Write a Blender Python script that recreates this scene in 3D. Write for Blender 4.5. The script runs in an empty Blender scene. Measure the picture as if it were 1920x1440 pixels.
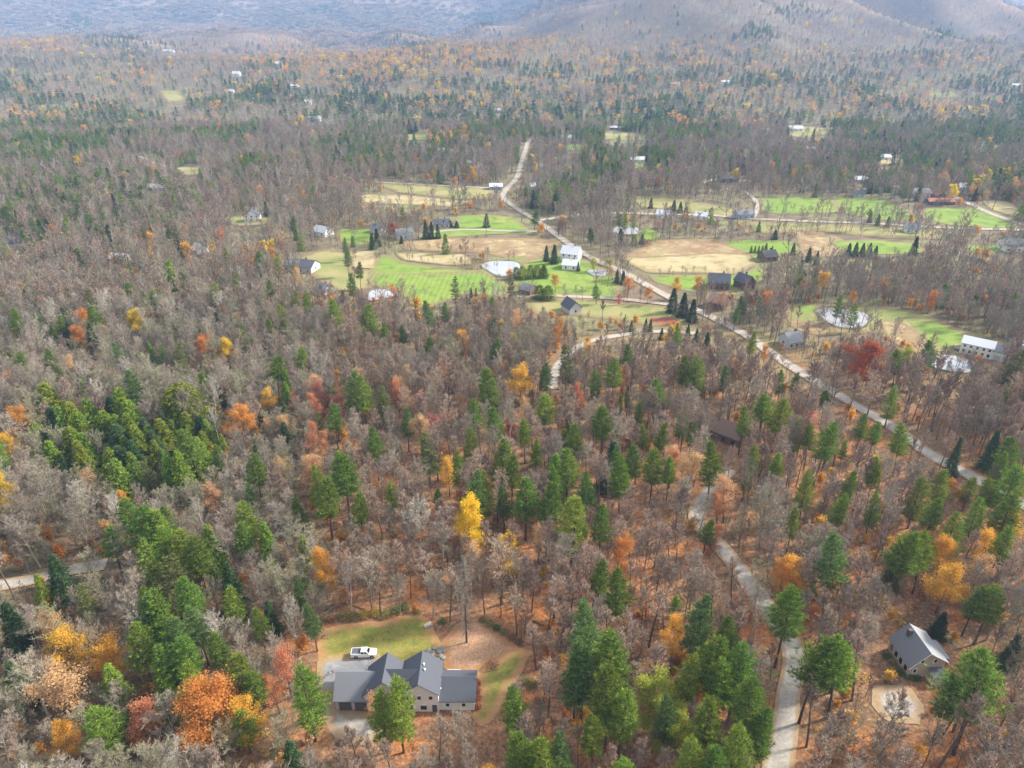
import bpy, bmesh, math, random
import numpy as np
from mathutils import Vector, Matrix
from mathutils.geometry import delaunay_2d_cdt
RS = random.Random(7)
NR = np.random.RandomState(7)
SC = bpy.context.scene
COL = SC.collection

# ------------------------------------------------------------------ camera, sky, sun
F, PIT, HC = 1330.0, math.radians(27), 130.0
SP, CP = math.sin(PIT), math.cos(PIT)
cd = bpy.data.cameras.new('camera')
cam = bpy.data.objects.new('camera', cd)
COL.objects.link(cam)
cam.location = (0, 0, HC)
cam.rotation_euler = (math.radians(90) - PIT, 0, 0)
cd.sensor_width = 36.0
cd.lens = 36.0 * F / 1920.0
cd.clip_start = 1.0
cd.clip_end = 30000
SC.camera = cam

SUN_EL, SUN_AZ = math.radians(35), math.radians(72)   # azimuth clockwise from +Y
w = bpy.data.worlds.new('World')
SC.world = w
w.use_nodes = True
nt = w.node_tree
nt.nodes.clear()
out = nt.nodes.new('ShaderNodeOutputWorld')
bg = nt.nodes.new('ShaderNodeBackground')
sky = nt.nodes.new('ShaderNodeTexSky')
sky.sky_type = 'NISHITA'
sky.sun_disc = False
sky.sun_elevation = SUN_EL
sky.sun_rotation = SUN_AZ
sky.air_density = 1.0
sky.dust_density = 2.5
hs = nt.nodes.new('ShaderNodeHueSaturation')
hs.inputs['Saturation'].default_value = 0.38
mixw = nt.nodes.new('ShaderNodeMixRGB')
mixw.inputs['Fac'].default_value = 0.45
mixw.inputs['Color2'].default_value = (9.2, 9.1, 9.0, 1)      # even white cloud cover
nt.links.new(sky.outputs[0], hs.inputs['Color'])
nt.links.new(hs.outputs[0], mixw.inputs['Color1'])
nt.links.new(mixw.outputs[0], bg.inputs['Color'])
nt.links.new(bg.outputs[0], out.inputs['Surface'])
bg.inputs['Strength'].default_value = 0.085

sd = bpy.data.lights.new('sun', 'SUN')
sd.energy = 4.9
sd.angle = math.radians(7)
sd.color = (1.0, 0.93, 0.82)
sun = bpy.data.objects.new('sun', sd)
COL.objects.link(sun)
sdir = Vector((math.sin(SUN_AZ) * math.cos(SUN_EL), math.cos(SUN_AZ) * math.cos(SUN_EL), math.sin(SUN_EL)))
sun.rotation_euler = (-sdir).to_track_quat('-Z', 'Y').to_euler()
sun.location = (0, 0, 400)

SC.view_settings.view_transform = 'Standard'
SC.view_settings.look = 'None'
SC.view_settings.gamma = 1.0
SC.view_settings.use_curve_mapping = False
SC.view_settings.exposure = 1.28
SC.cycles.max_bounces = 6
SC.cycles.diffuse_bounces = 3
SC.cycles.glossy_bounces = 2
SC.cycles.transmission_bounces = 2
SC.cycles.transparent_max_bounces = 4
SC.cycles.volume_bounces = 1
SC.cycles.use_denoising = True
SC.cycles.denoising_input_passes = 'RGB_ALBEDO_NORMAL'

HAZE_DENSITY = 0.00012

# ------------------------------------------------------------------ terrain height
def sstep(a, b, x):
    t = np.clip((x - a) / (b - a), 0, 1)
    return t * t * (3 - 2 * t)

_pt = NR.rand(256, 256)
def vnoise(x, y):
    xi = np.floor(x).astype(int); yi = np.floor(y).astype(int)
    fx = x - xi; fy = y - yi
    fx = fx * fx * (3 - 2 * fx); fy = fy * fy * (3 - 2 * fy)
    a = _pt[xi & 255, yi & 255]; b = _pt[(xi + 1) & 255, yi & 255]
    c = _pt[xi & 255, (yi + 1) & 255]; d = _pt[(xi + 1) & 255, (yi + 1) & 255]
    return (a + (b - a) * fx) + ((c + (d - c) * fx) - (a + (b - a) * fx)) * fy
def fbm(x, y, s, o=4):
    r = 0; a = 0.5; t = 0
    for k in range(o):
        r = r + a * vnoise(x / s + 17.3 * k, y / s + 9.1 * k); t += a
        a *= 0.5; s *= 0.5
    return r / t - 0.5

FLAT = []      # (x, y, radius, height) filled once the ponds are known
def h(x, y):
    x = np.asarray(x, float); y = np.asarray(y, float)
    near = sstep(45, 110, np.hypot(x + 20, y - 112)) * sstep(25, 70, np.hypot(x - 91, y - 115))
    z = 3.6 * (fbm(x, y, 170, 2)) * near * (1 - 0.6 * sstep(380, 500, y) * (1 - sstep(900, 1200, y)))
    z = z + 50 * sstep(850, 2400, y)
    z = z + (34 + 50 * sstep(1300, 2200, y)) * fbm(x + 900, y, 430, 3) * sstep(800, 1500, y)
    sx = np.where(x < 500 + (y - 2700) * 0.2, 720.0, 1150.0)
    spur = 1 + 0.8 * fbm(x, y * 0.4, 520, 4)
    hill = 1.25 * np.interp(y, [1300, 1900, 2350, 2750, 3200, 4200], [0, 35, 82, 155, 225, 300]) * np.exp(-((x - 500 - (y - 2700) * 0.2) / sx) ** 2) * spur
    z = z + hill
    rid = 1 - np.abs(2 * (fbm(x + 0.35 * y + 400, y * 0.42, 620, 3)) * 2.2)
    z = z + (rid - 0.5) * 200 * sstep(1500, 2900, y) * (1 - sstep(4200, 5200, y)) * np.clip(np.exp(-((x - 700) / 1900) ** 2), 0.1, 1)
    far = sstep(3900, 7000, y) * (1 - sstep(1900, 5700, x)) * (820 + 1100 * (0.25 - np.abs(fbm(x - 3000 + 0.5 * y, y * .5, 1300, 4))))
    low = sstep(2700, 4600, y) * 60 * (1 - sstep(-3500, 500, x))
    z = z + far + low
    for (fx, fy, fr, fh) in FLAT:
        k = 1 - sstep(fr, fr * 1.9, np.hypot(x - fx, y - fy))
        z = z * (1 - k) + fh * k
    return z

def hz(x, y):
    return float(h(x, y))

def proj(x, y, z):
    up = y * SP + (z - HC) * CP
    fw = y * CP - (z - HC) * SP
    fw = np.maximum(fw, 1e-3)
    return 960 + F * x / fw, 720 - F * up / fw

def ray(px, py):
    u = (px - 960) / F; v = (py - 720) / F
    return np.array([u, CP - SP * v, -SP - CP * v])

def G(px, py, H=0.0):
    """the spot on the terrain whose point H metres above ground shows at (px,py)"""
    d = ray(px, py)
    t = 60.0
    pt = t
    while t < 12000:
        x, y, z = d[0] * t, d[1] * t, HC + d[2] * t
        if z < hz(x, y) + H:
            lo, hi = pt, t
            for _ in range(22):
                m = 0.5 * (lo + hi)
                if HC + d[2] * m < hz(d[0] * m, d[1] * m) + H: hi = m
                else: lo = m
            t = hi
            x, y = d[0] * t, d[1] * t
            return x, y, hz(x, y)
        pt = t
        t += 4 + t * 0.012
    return None

def mpp(px, py):
    """metres per photo pixel at that ground spot"""
    x, y, z = G(px, py)
    return (y * CP - (z - HC) * SP) / F

# ------------------------------------------------------------------ properties
def tag(o, label=None, cat=None, group=None, kind=None):
    if label: o['label'] = label
    if cat: o['category'] = cat
    if group: o['group'] = group
    if kind: o['kind'] = kind
    return o
def empty(name, loc, rz=0.0, label=None, cat=None, group=None):
    o = bpy.data.objects.new(name, None)
    COL.objects.link(o)
    o.location = loc; o.rotation_euler = (0, 0, rz)
    o.empty_display_size = 0.5
    return tag(o, label, cat, group)

# ------------------------------------------------------------------ materials
MATS = {}
def mat(name, col, rough=0.9, var=0.0, noise=None, metallic=0.0, bump=0.0, island=0.0, hue=0.0, spec=0.3, trans=0.0):
    """noise=(scale, colour2, contrast); var = value change per object; island = value change per leaf cluster"""
    if name in MATS: return MATS[name]
    m = bpy.data.materials.new(name); m.use_nodes = True
    n = m.node_tree; b = n.nodes['Principled BSDF']
    b.inputs['Roughness'].default_value = rough
    b.inputs['Metallic'].default_value = metallic
    b.inputs['Specular IOR Level'].default_value = spec
    rgb = n.nodes.new('ShaderNodeRGB'); rgb.outputs[0].default_value = (*col, 1)
    cur = rgb.outputs[0]
    if noise:
        tc = n.nodes.new('ShaderNodeTexCoord')
        nz = n.nodes.new('ShaderNodeTexNoise'); nz.inputs['Scale'].default_value = noise[0]; nz.inputs['Detail'].default_value = 5
        n.links.new(tc.outputs['Object'], nz.inputs['Vector'])
        rp = n.nodes.new('ShaderNodeValToRGB')
        c = noise[2] if len(noise) > 2 else 0.15
        rp.color_ramp.elements[0].position = 0.5 - c; rp.color_ramp.elements[1].position = 0.5 + c
        n.links.new(nz.outputs[0], rp.inputs[0])
        mx = n.nodes.new('ShaderNodeMixRGB'); mx.inputs['Color2'].default_value = (*noise[1], 1)
        n.links.new(rp.outputs[0], mx.inputs['Fac']); n.links.new(cur, mx.inputs['Color1'])
        cur = mx.outputs[0]
        if bump:
            bp = n.nodes.new('ShaderNodeBump'); bp.inputs['Strength'].default_value = bump
            n.links.new(nz.outputs[0], bp.inputs['Height']); n.links.new(bp.outputs[0], b.inputs['Normal'])
    if var or hue or island:
        hsv = n.nodes.new('ShaderNodeHueSaturation')
        val = None
        oi = n.nodes.new('ShaderNodeObjectInfo')
        mr = n.nodes.new('ShaderNodeMapRange'); mr.inputs[3].default_value = 1 - var; mr.inputs[4].default_value = 1 + var
        n.links.new(oi.outputs['Random'], mr.inputs[0])
        val = mr.outputs[0]
        if island:
            ge = n.nodes.new('ShaderNodeNewGeometry')
            m2 = n.nodes.new('ShaderNodeMapRange'); m2.inputs[3].default_value = 1 - island; m2.inputs[4].default_value = 1 + island
            n.links.new(ge.outputs['Random Per Island'], m2.inputs[0])
            mu = n.nodes.new('ShaderNodeMath'); mu.operation = 'MULTIPLY'
            n.links.new(val, mu.inputs[0]); n.links.new(m2.outputs[0], mu.inputs[1])
            val = mu.outputs[0]
        n.links.new(val, hsv.inputs['Value'])
        if hue:
            ma = n.nodes.new('ShaderNodeMath'); ma.operation = 'MULTIPLY'; ma.inputs[1].default_value = 7.31
            fr = n.nodes.new('ShaderNodeMath'); fr.operation = 'FRACT'
            m3 = n.nodes.new('ShaderNodeMapRange'); m3.inputs[3].default_value = 0.5 - hue; m3.inputs[4].default_value = 0.5 + hue
            n.links.new(oi.outputs['Random'], ma.inputs[0]); n.links.new(ma.outputs[0], fr.inputs[0]); n.links.new(fr.outputs[0], m3.inputs[0])
            n.links.new(m3.outputs[0], hsv.inputs['Hue'])
        n.links.new(cur, hsv.inputs['Color']); cur = hsv.outputs[0]
    n.links.new(cur, b.inputs['Base Color'])
    if trans:
        tr = n.nodes.new('ShaderNodeBsdfTranslucent'); ms = n.nodes.new('ShaderNodeMixShader'); ms.inputs[0].default_value = trans
        df = n.nodes.new('ShaderNodeBsdfDiffuse')
        n.links.new(cur, tr.inputs[0]); n.links.new(cur, df.inputs[0])
        n.links.new(df.outputs[0], ms.inputs[1]); n.links.new(tr.outputs[0], ms.inputs[2])
        n.links.new(ms.outputs[0], n.nodes['Material Output'].inputs[0])
    MATS[name] = m
    return m

def ground_mat(name, layers, use_edge=None, bump=0.3):
    """layers: base colour then (colour, noise scale, threshold, softness); world coordinates so that sheets meet evenly.
    use_edge=(colour1, colour2): the sheet turns to these leaf colours towards its ragged border"""
    m = bpy.data.materials.new(name); m.use_nodes = True
    n = m.node_tree; b = n.nodes['Principled BSDF']
    b.inputs['Roughness'].default_value = 1.0
    b.inputs['Specular IOR Level'].default_value = 0.1
    geo = n.nodes.new('ShaderNodeNewGeometry')
    def nz(scale, detail=4):
        t = n.nodes.new('ShaderNodeTexNoise'); t.inputs['Scale'].default_value = scale; t.inputs['Detail'].default_value = detail
        t.inputs['Roughness'].default_value = 0.65
        n.links.new(geo.outputs['Position'], t.inputs['Vector']); return t.outputs[0]
    def ramp(src, thr, soft):
        r = n.nodes.new('ShaderNodeMapRange'); r.inputs[1].default_value = thr - soft; r.inputs[2].default_value = thr + soft
        n.links.new(src, r.inputs[0]); return r.outputs[0]
    rgb = n.nodes.new('ShaderNodeRGB'); rgb.outputs[0].default_value = (*layers[0], 1)
    cur = rgb.outputs[0]
    for (c, s, thr, soft) in layers[1:]:
        mx = n.nodes.new('ShaderNodeMixRGB'); mx.inputs['Color2'].default_value = (*c, 1)
        n.links.new(ramp(nz(s), thr, soft), mx.inputs['Fac']); n.links.new(cur, mx.inputs['Color1']); cur = mx.outputs[0]
    if name == 'forest_floor':      # the valley floor is rough grass and bracken rather than leaf litter
        sx = n.nodes.new('ShaderNodeSeparateXYZ'); n.links.new(geo.outputs['Position'], sx.inputs[0])
        vr = n.nodes.new('ShaderNodeMapRange'); vr.inputs[1].default_value = 190; vr.inputs[2].default_value = 330; n.links.new(sx.outputs[1], vr.inputs[0])
        c2 = n.nodes.new('ShaderNodeMixRGB'); c2.inputs['Color1'].default_value = (0.20, 0.155, 0.10, 1); c2.inputs['Color2'].default_value = (0.22, 0.225, 0.095, 1)
        n.links.new(ramp(nz(0.018), 0.52, 0.1), c2.inputs['Fac'])
        c3 = n.nodes.new('ShaderNodeMixRGB'); c3.inputs['Color2'].default_value = (0.13, 0.105, 0.075, 1); n.links.new(ramp(nz(0.09), 0.52, 0.12), c3.inputs['Fac']); n.links.new(c2.outputs[0], c3.inputs['Color1'])
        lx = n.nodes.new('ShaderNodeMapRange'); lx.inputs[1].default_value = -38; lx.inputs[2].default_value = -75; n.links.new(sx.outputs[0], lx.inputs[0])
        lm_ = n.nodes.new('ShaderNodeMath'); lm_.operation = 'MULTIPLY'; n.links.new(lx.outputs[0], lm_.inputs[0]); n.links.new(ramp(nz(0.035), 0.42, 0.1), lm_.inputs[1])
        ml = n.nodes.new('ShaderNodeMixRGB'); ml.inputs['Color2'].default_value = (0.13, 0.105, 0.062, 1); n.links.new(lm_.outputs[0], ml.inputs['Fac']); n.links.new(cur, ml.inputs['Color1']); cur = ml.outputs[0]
        sk = n.nodes.new('ShaderNodeMapRange'); sk.inputs[1].default_value = 0.35; sk.inputs[2].default_value = 0.65; sk.inputs[3].default_value = 0.55; sk.inputs[4].default_value = 1.4; n.links.new(nz(1.1, 8), sk.inputs[0])
        hk = n.nodes.new('ShaderNodeHueSaturation'); n.links.new(sk.outputs[0], hk.inputs['Value']); n.links.new(cur, hk.inputs['Color']); cur = hk.outputs[0]
        mv = n.nodes.new('ShaderNodeMixRGB'); n.links.new(vr.outputs[0], mv.inputs['Fac']); n.links.new(cur, mv.inputs['Color1']); n.links.new(c3.outputs[0], mv.inputs['Color2']); cur = mv.outputs[0]
    if name == 'forest_floor':
        fr = n.nodes.new('ShaderNodeMapRange'); fr.inputs[1].default_value = 1500; fr.inputs[2].default_value = 2600; n.links.new(sx.outputs[1], fr.inputs[0])
        c5 = n.nodes.new('ShaderNodeMixRGB'); c5.inputs['Color1'].default_value = (0.165, 0.125, 0.115, 1); c5.inputs['Color2'].default_value = (0.26, 0.18, 0.13, 1); n.links.new(ramp(nz(0.006), 0.5, 0.08), c5.inputs['Fac'])
        mf = n.nodes.new('ShaderNodeMixRGB'); n.links.new(fr.outputs[0], mf.inputs['Fac']); n.links.new(cur, mf.inputs['Color1']); n.links.new(c5.outputs[0], mf.inputs['Color2']); cur = mf.outputs[0]
    if use_edge:
        at = n.nodes.new('ShaderNodeAttribute'); at.attribute_name = 'edge'
        c1, c2, soft = use_edge
        lm = n.nodes.new('ShaderNodeMixRGB'); lm.inputs['Color1'].default_value = (*c1, 1); lm.inputs['Color2'].default_value = (*c2, 1)
        n.links.new(ramp(nz(0.9), 0.5, 0.12), lm.inputs['Fac'])
        ad = n.nodes.new('ShaderNodeMath'); ad.operation = 'SUBTRACT'
        n.links.new(nz(0.55 if bump else 0.11), ad.inputs[0]); n.links.new(at.outputs['Fac'], ad.inputs[1])
        mx = n.nodes.new('ShaderNodeMixRGB')
        n.links.new(ramp(ad.outputs[0], -0.02, soft), mx.inputs['Fac'])
        n.links.new(cur, mx.inputs['Color1']); n.links.new(lm.outputs[0], mx.inputs['Color2']); cur = mx.outputs[0]
    n.links.new(cur, b.inputs['Base Color'])
    if bump:
        bp = n.nodes.new('ShaderNodeBump'); bp.inputs['Strength'].default_value = bump; bp.inputs['Distance'].default_value = 0.3
        n.links.new(nz(1.6), bp.inputs['Height']); n.links.new(bp.outputs[0], b.inputs['Normal'])
    MATS[name] = m
    return m

VALLEY = True
LIT1, LIT2 = (0.40, 0.185, 0.085), (0.22, 0.125, 0.07)
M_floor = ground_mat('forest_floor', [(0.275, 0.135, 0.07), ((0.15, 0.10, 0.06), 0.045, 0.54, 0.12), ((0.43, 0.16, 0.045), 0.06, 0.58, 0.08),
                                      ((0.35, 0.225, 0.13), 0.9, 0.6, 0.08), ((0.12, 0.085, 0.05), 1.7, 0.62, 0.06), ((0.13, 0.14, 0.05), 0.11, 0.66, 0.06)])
M_lawn = ground_mat('lawn', [(0.14, 0.185, 0.035), ((0.24, 0.22, 0.06), 0.25, 0.5, 0.12), ((0.36, 0.25, 0.08), 1.9, 0.60, 0.07), ((0.30, 0.23, 0.06), 0.6, 0.58, 0.1), ((0.10, 0.14, 0.03), 0.8, 0.64, 0.07)],
                    use_edge=(LIT1, (0.36, 0.25, 0.11), 0.22))
M_leaflawn = ground_mat('leaf_strewn_lawn', [(0.47, 0.28, 0.175), ((0.34, 0.185, 0.095), 1.8, 0.52, 0.08), ((0.55, 0.36, 0.24), 3.1, 0.58, 0.06), ((0.27, 0.25, 0.10), 0.35, 0.66, 0.06)],
                        use_edge=(LIT1, (0.30, 0.19, 0.09), 0.2))
M_green = ground_mat('bright_meadow', [(0.17, 0.26, 0.045), ((0.25, 0.29, 0.07), 0.03, 0.56, 0.12), ((0.12, 0.19, 0.04), 0.1, 0.56, 0.1), ((0.26, 0.24, 0.10), 0.3, 0.64, 0.06)], use_edge=((0.20, 0.19, 0.08), (0.24, 0.19, 0.10), 0.25), bump=0)
M_dull = ground_mat('dull_meadow', [(0.23, 0.235, 0.085), ((0.31, 0.265, 0.13), 0.02, 0.5, 0.1), ((0.16, 0.20, 0.06), 0.05, 0.55, 0.1), ((0.36, 0.24, 0.12), 0.2, 0.62, 0.07)], use_edge=((0.22, 0.17, 0.09), (0.20, 0.15, 0.08), 0.25), bump=0)
M_hay = ground_mat('hay_field', [(0.36, 0.305, 0.165), ((0.42, 0.35, 0.20), 0.02, 0.5, 0.12), ((0.27, 0.20, 0.105), 0.09, 0.56, 0.08), ((0.24, 0.24, 0.09), 0.04, 0.60, 0.08), ((0.38, 0.30, 0.17), 0.35, 0.6, 0.08)], use_edge=((0.26, 0.23, 0.10), (0.23, 0.17, 0.09), 0.25), bump=0)
M_tan = ground_mat('marsh_grass', [(0.30, 0.235, 0.125), ((0.24, 0.15, 0.085), 0.06, 0.5, 0.1), ((0.40, 0.32, 0.18), 0.1, 0.58, 0.08), ((0.18, 0.15, 0.08), 0.15, 0.62, 0.07)], use_edge=((0.28, 0.19, 0.10), (0.2, 0.15, 0.08), 0.1))
M_redshrub = ground_mat('red_ground_shrub', [(0.30, 0.07, 0.045), ((0.20, 0.09, 0.05), 0.5, 0.5, 0.1), ((0.38, 0.13, 0.07), 0.8, 0.6, 0.1)], use_edge=((0.28, 0.19, 0.08), (0.2, 0.15, 0.06), 0.1))
M_gravel = ground_mat('gravel', [(0.37, 0.34, 0.295), ((0.29, 0.265, 0.235), 0.35, 0.52, 0.12), ((0.43, 0.405, 0.37), 1.3, 0.58, 0.1), ((0.30, 0.22, 0.14), 0.8, 0.68, 0.05)],
                      use_edge=((0.36, 0.26, 0.17), (0.30, 0.21, 0.12), 0.14), bump=0.15)
M_asphalt = ground_mat('driveway_asphalt', [(0.27, 0.27, 0.28), ((0.22, 0.22, 0.23), 0.3, 0.52, 0.12), ((0.33, 0.32, 0.32), 0.9, 0.6, 0.1), ((0.35, 0.25, 0.15), 1.6, 0.70, 0.03)],
                       use_edge=((0.36, 0.26, 0.15), (0.30, 0.22, 0.10), 0.1), bump=0.08)
M_stripe = None
def striped():
    m = M_green.copy(); m.name = 'mown_stripe_meadow'
    n = m.node_tree; b = n.nodes['Principled BSDF']
    src = b.inputs['Base Color'].links[0].from_socket
    geo = n.nodes.new('ShaderNodeNewGeometry')
    mp = n.nodes.new('ShaderNodeMapping'); mp.inputs['Rotation'].default_value = (0, 0, math.radians(4))
    wv = n.nodes.new('ShaderNodeTexWave'); wv.inputs['Scale'].default_value = 0.105; wv.inputs['Distortion'].default_value = 0.4; wv.inputs['Detail'].default_value = 1
    n.links.new(geo.outputs['Position'], mp.inputs['Vector']); n.links.new(mp.outputs[0], wv.inputs['Vector'])
    mr = n.nodes.new('ShaderNodeMapRange'); mr.inputs[3].default_value = 0.88; mr.inputs[4].default_value = 1.08
    n.links.new(wv.outputs['Fac'], mr.inputs[0])
    hv = n.nodes.new('ShaderNodeHueSaturation'); n.links.new(mr.outputs[0], hv.inputs['Value']); n.links.new(src, hv.inputs['Color'])
    n.links.new(hv.outputs[0], b.inputs['Base Color'])
    return m
M_stripe = striped()
M_bank = ground_mat('muddy_bank', [(0.16, 0.12, 0.075), ((0.22, 0.19, 0.08), 0.4, 0.5, 0.1), ((0.09, 0.075, 0.05), 0.9, 0.56, 0.08)])
M_water = mat('pond_water', (0.33, 0.34, 0.36), rough=0.05, spec=1.0, noise=(0.25, (0.38, 0.38, 0.39)), bump=0.02)  # pale base colour stands in for part of the reflected sky

BARK = mat('bark', (0.16, 0.12, 0.095), var=0.3, noise=(3, (0.09, 0.07, 0.055)))
BARK_PINE = mat('pine_bark', (0.10, 0.07, 0.05), var=0.25, noise=(3, (0.06, 0.045, 0.035)))
TWIG = {'grey': mat('twig_grey', (0.30, 0.25, 0.195), var=0.3, island=0.45, hue=0.012),
        'brown': mat('twig_brown', (0.36, 0.265, 0.20), var=0.3, island=0.45, hue=0.012),
        'pale': mat('twig_pale', (0.36, 0.32, 0.26), var=0.15, island=0.35),
        'olive': mat('twig_olive', (0.30, 0.28, 0.18), var=0.2, island=0.25)}
BARK_L = {'grey': mat('limb_grey', (0.36, 0.325, 0.27), var=0.3, noise=(3, (0.20, 0.17, 0.14))),
          'brown': mat('limb_brown', (0.13, 0.10, 0.08), var=0.3, noise=(3, (0.10, 0.08, 0.06))),
          'pale': mat('limb_pale', (0.62, 0.58, 0.52), var=0.1, noise=(3, (0.42, 0.38, 0.33))),
          'olive': mat('limb_olive', (0.20, 0.18, 0.13), var=0.3, noise=(3, (0.12, 0.11, 0.08)))}
NEED = {'green': mat('needles_green', (0.165, 0.25, 0.042), var=0.25, island=0.6, hue=0.022, trans=0.25),
        'bright': mat('needles_bright', (0.20, 0.28, 0.04), var=0.2, island=0.6, hue=0.02, trans=0.25),
        'dark': mat('needles_dark', (0.062, 0.105, 0.042), var=0.3, island=0.6, hue=0.02, trans=0.2),
        'lime': mat('needles_lime', (0.18, 0.235, 0.03), var=0.2, island=0.6, hue=0.02, trans=0.25),
        'blue': mat('needles_blue', (0.13, 0.21, 0.06), var=0.2, island=0.6, trans=0.2),
        'olive': mat('needles_olive', (0.17, 0.19, 0.065), var=0.2, island=0.6, trans=0.2)}
LEAF = {'yellow': (0.72, 0.52, 0.035), 'gold': (0.66, 0.37, 0.06), 'orange': (0.55, 0.245, 0.055), 'rust': (0.42, 0.10, 0.04),
        'coral': (0.52, 0.22, 0.11), 'tan': (0.52, 0.32, 0.16), 'pink': (0.48, 0.20, 0.15), 'lime': (0.33, 0.34, 0.05)}
LEAFM = {k: mat('leaves_' + k, v, var=0.12, island=0.2, hue=0.012, trans=0.3) for k, v in LEAF.items()}
SHRUBM = {'green': mat('shrub_green', (0.09, 0.13, 0.035), var=0.2, island=0.4), 'olive': mat('shrub_olive', (0.22, 0.20, 0.06), var=0.2, island=0.4),
          'brown': mat('shrub_brown', (0.24, 0.13, 0.07), var=0.2, island=0.4), 'gold': mat('shrub_gold', (0.48, 0.33, 0.05), var=0.2, island=0.4),
          'rust': mat('shrub_rust', (0.33, 0.10, 0.05), var=0.2, island=0.4)}

# ------------------------------------------------------------------ mesh collecting
class MB:
    def __init__(s): s.v = []; s.f = []; s.n = 0
    def add(s, v, f):
        s.v.append(np.asarray(v, float)); s.f += [tuple(i + s.n for i in q) for q in f]; s.n += len(v)
    def tris(s, v):                      # v: (N,3,3) loose triangles
        v = np.asarray(v, float); k = len(v)
        s.v.append(v.reshape(-1, 3)); s.f += [(a, a + 1, a + 2) for a in range(s.n, s.n + 3 * k, 3)]; s.n += 3 * k
    def quads(s, v):
        v = np.asarray(v, float); k = len(v)
        s.v.append(v.reshape(-1, 3)); s.f += [(a, a + 1, a + 2, a + 3) for a in range(s.n, s.n + 4 * k, 4)]; s.n += 4 * k
    def tube(s, p0, p1, r0, r1, k=5, cap=False):
        p0 = np.array(p0, float); p1 = np.array(p1, float); d = p1 - p0; L = np.linalg.norm(d)
        if L < 1e-6: return
        d /= L
        a = np.cross(d, (0, 0, 1) if abs(d[2]) < 0.9 else (1, 0, 0)); a /= np.linalg.norm(a); b = np.cross(d, a)
        t = np.arange(k) * 2 * math.pi / k
        ring = np.cos(t)[:, None] * a + np.sin(t)[:, None] * b
        v = np.vstack([p0 + ring * r0, p1 + ring * r1])
        f = [(i, (i + 1) % k, k + (i + 1) % k, k + i) for i in range(k)]
        if cap: f += [tuple(range(k))[::-1], tuple(range(k, 2 * k))]
        s.add(v, f)
    def box(s, c, d, rz=0.0):
        c = np.array(c, float); x, y, z = d[0] / 2, d[1] / 2, d[2] / 2
        v = np.array([(-x, -y, -z), (x, -y, -z), (x, y, -z), (-x, y, -z), (-x, -y, z), (x, -y, z), (x, y, z), (-x, y, z)])
        if rz:
            m = np.array([[math.cos(rz), -math.sin(rz), 0], [math.sin(rz), math.cos(rz), 0], [0, 0, 1]]); v = v @ m.T
        s.add(v + c, [(3, 2, 1, 0), (4, 5, 6, 7), (0, 1, 5, 4), (1, 2, 6, 5), (2, 3, 7, 6), (3, 0, 4, 7)])
    def slab(s, pts, t):                 # polygon with thickness t straight down
        pts = np.array(pts, float); k = len(pts)
        lo = pts - np.array([0, 0, t])
        s.add(np.vstack([pts, lo]), [tuple(range(k)), tuple(range(2 * k - 1, k - 1, -1))] + [(i, k + i, k + (i + 1) % k, (i + 1) % k) for i in range(k)])
    def mesh(s, name, m=None, smooth=False):
        me = bpy.data.meshes.new(name)
        v = np.vstack(s.v).astype(np.float32)
        me.vertices.add(len(v)); me.vertices.foreach_set('co', v.ravel())
        lt = np.array([len(q) for q in s.f], np.int32); ls = np.concatenate([[0], np.cumsum(lt)[:-1]]).astype(np.int32)
        me.loops.add(int(lt.sum())); me.loops.foreach_set('vertex_index', np.fromiter((i for q in s.f for i in q), np.int32))
        me.polygons.add(len(s.f)); me.polygons.foreach_set('loop_start', ls)
        me.update(calc_edges=True)
        me.polygons.foreach_set('use_smooth', np.full(len(s.f), smooth, bool))
        if m: me.materials.append(m)
        return me
    def build(s, name, m, parent=None):
        o = bpy.data.objects.new(name, s.mesh(name, m)); COL.objects.link(o)
        if parent: o.parent = parent
        return o

# ------------------------------------------------------------------ haze box is added after the structure
# ------------------------------------------------------------------ ponds first: they level the ground
POND_PX = {'mown': (942, 502, 38, 13), 'right': (1582, 595, 52, 17), 'lower': (1782, 682, 50, 14), 'north': (1172, 432, 30, 7),
           'small': (712, 553, 28, 9), 'barn': (1121, 512, 20, 6)}
PONDS = {}
for k, (cx, cy, rx, ry) in POND_PX.items():
    x, y, z = G(cx, cy)
    xe = G(cx + rx, cy)[0] - x
    ye = (G(cx, cy - ry)[1] - G(cx, cy + ry)[1]) / 2
    PONDS[k] = (x, y, xe, ye)
for k, (x, y, a, b) in PONDS.items():
    FLAT.append((x, y, max(a, b) * 1.15, hz(x, y) - 0.1))

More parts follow.
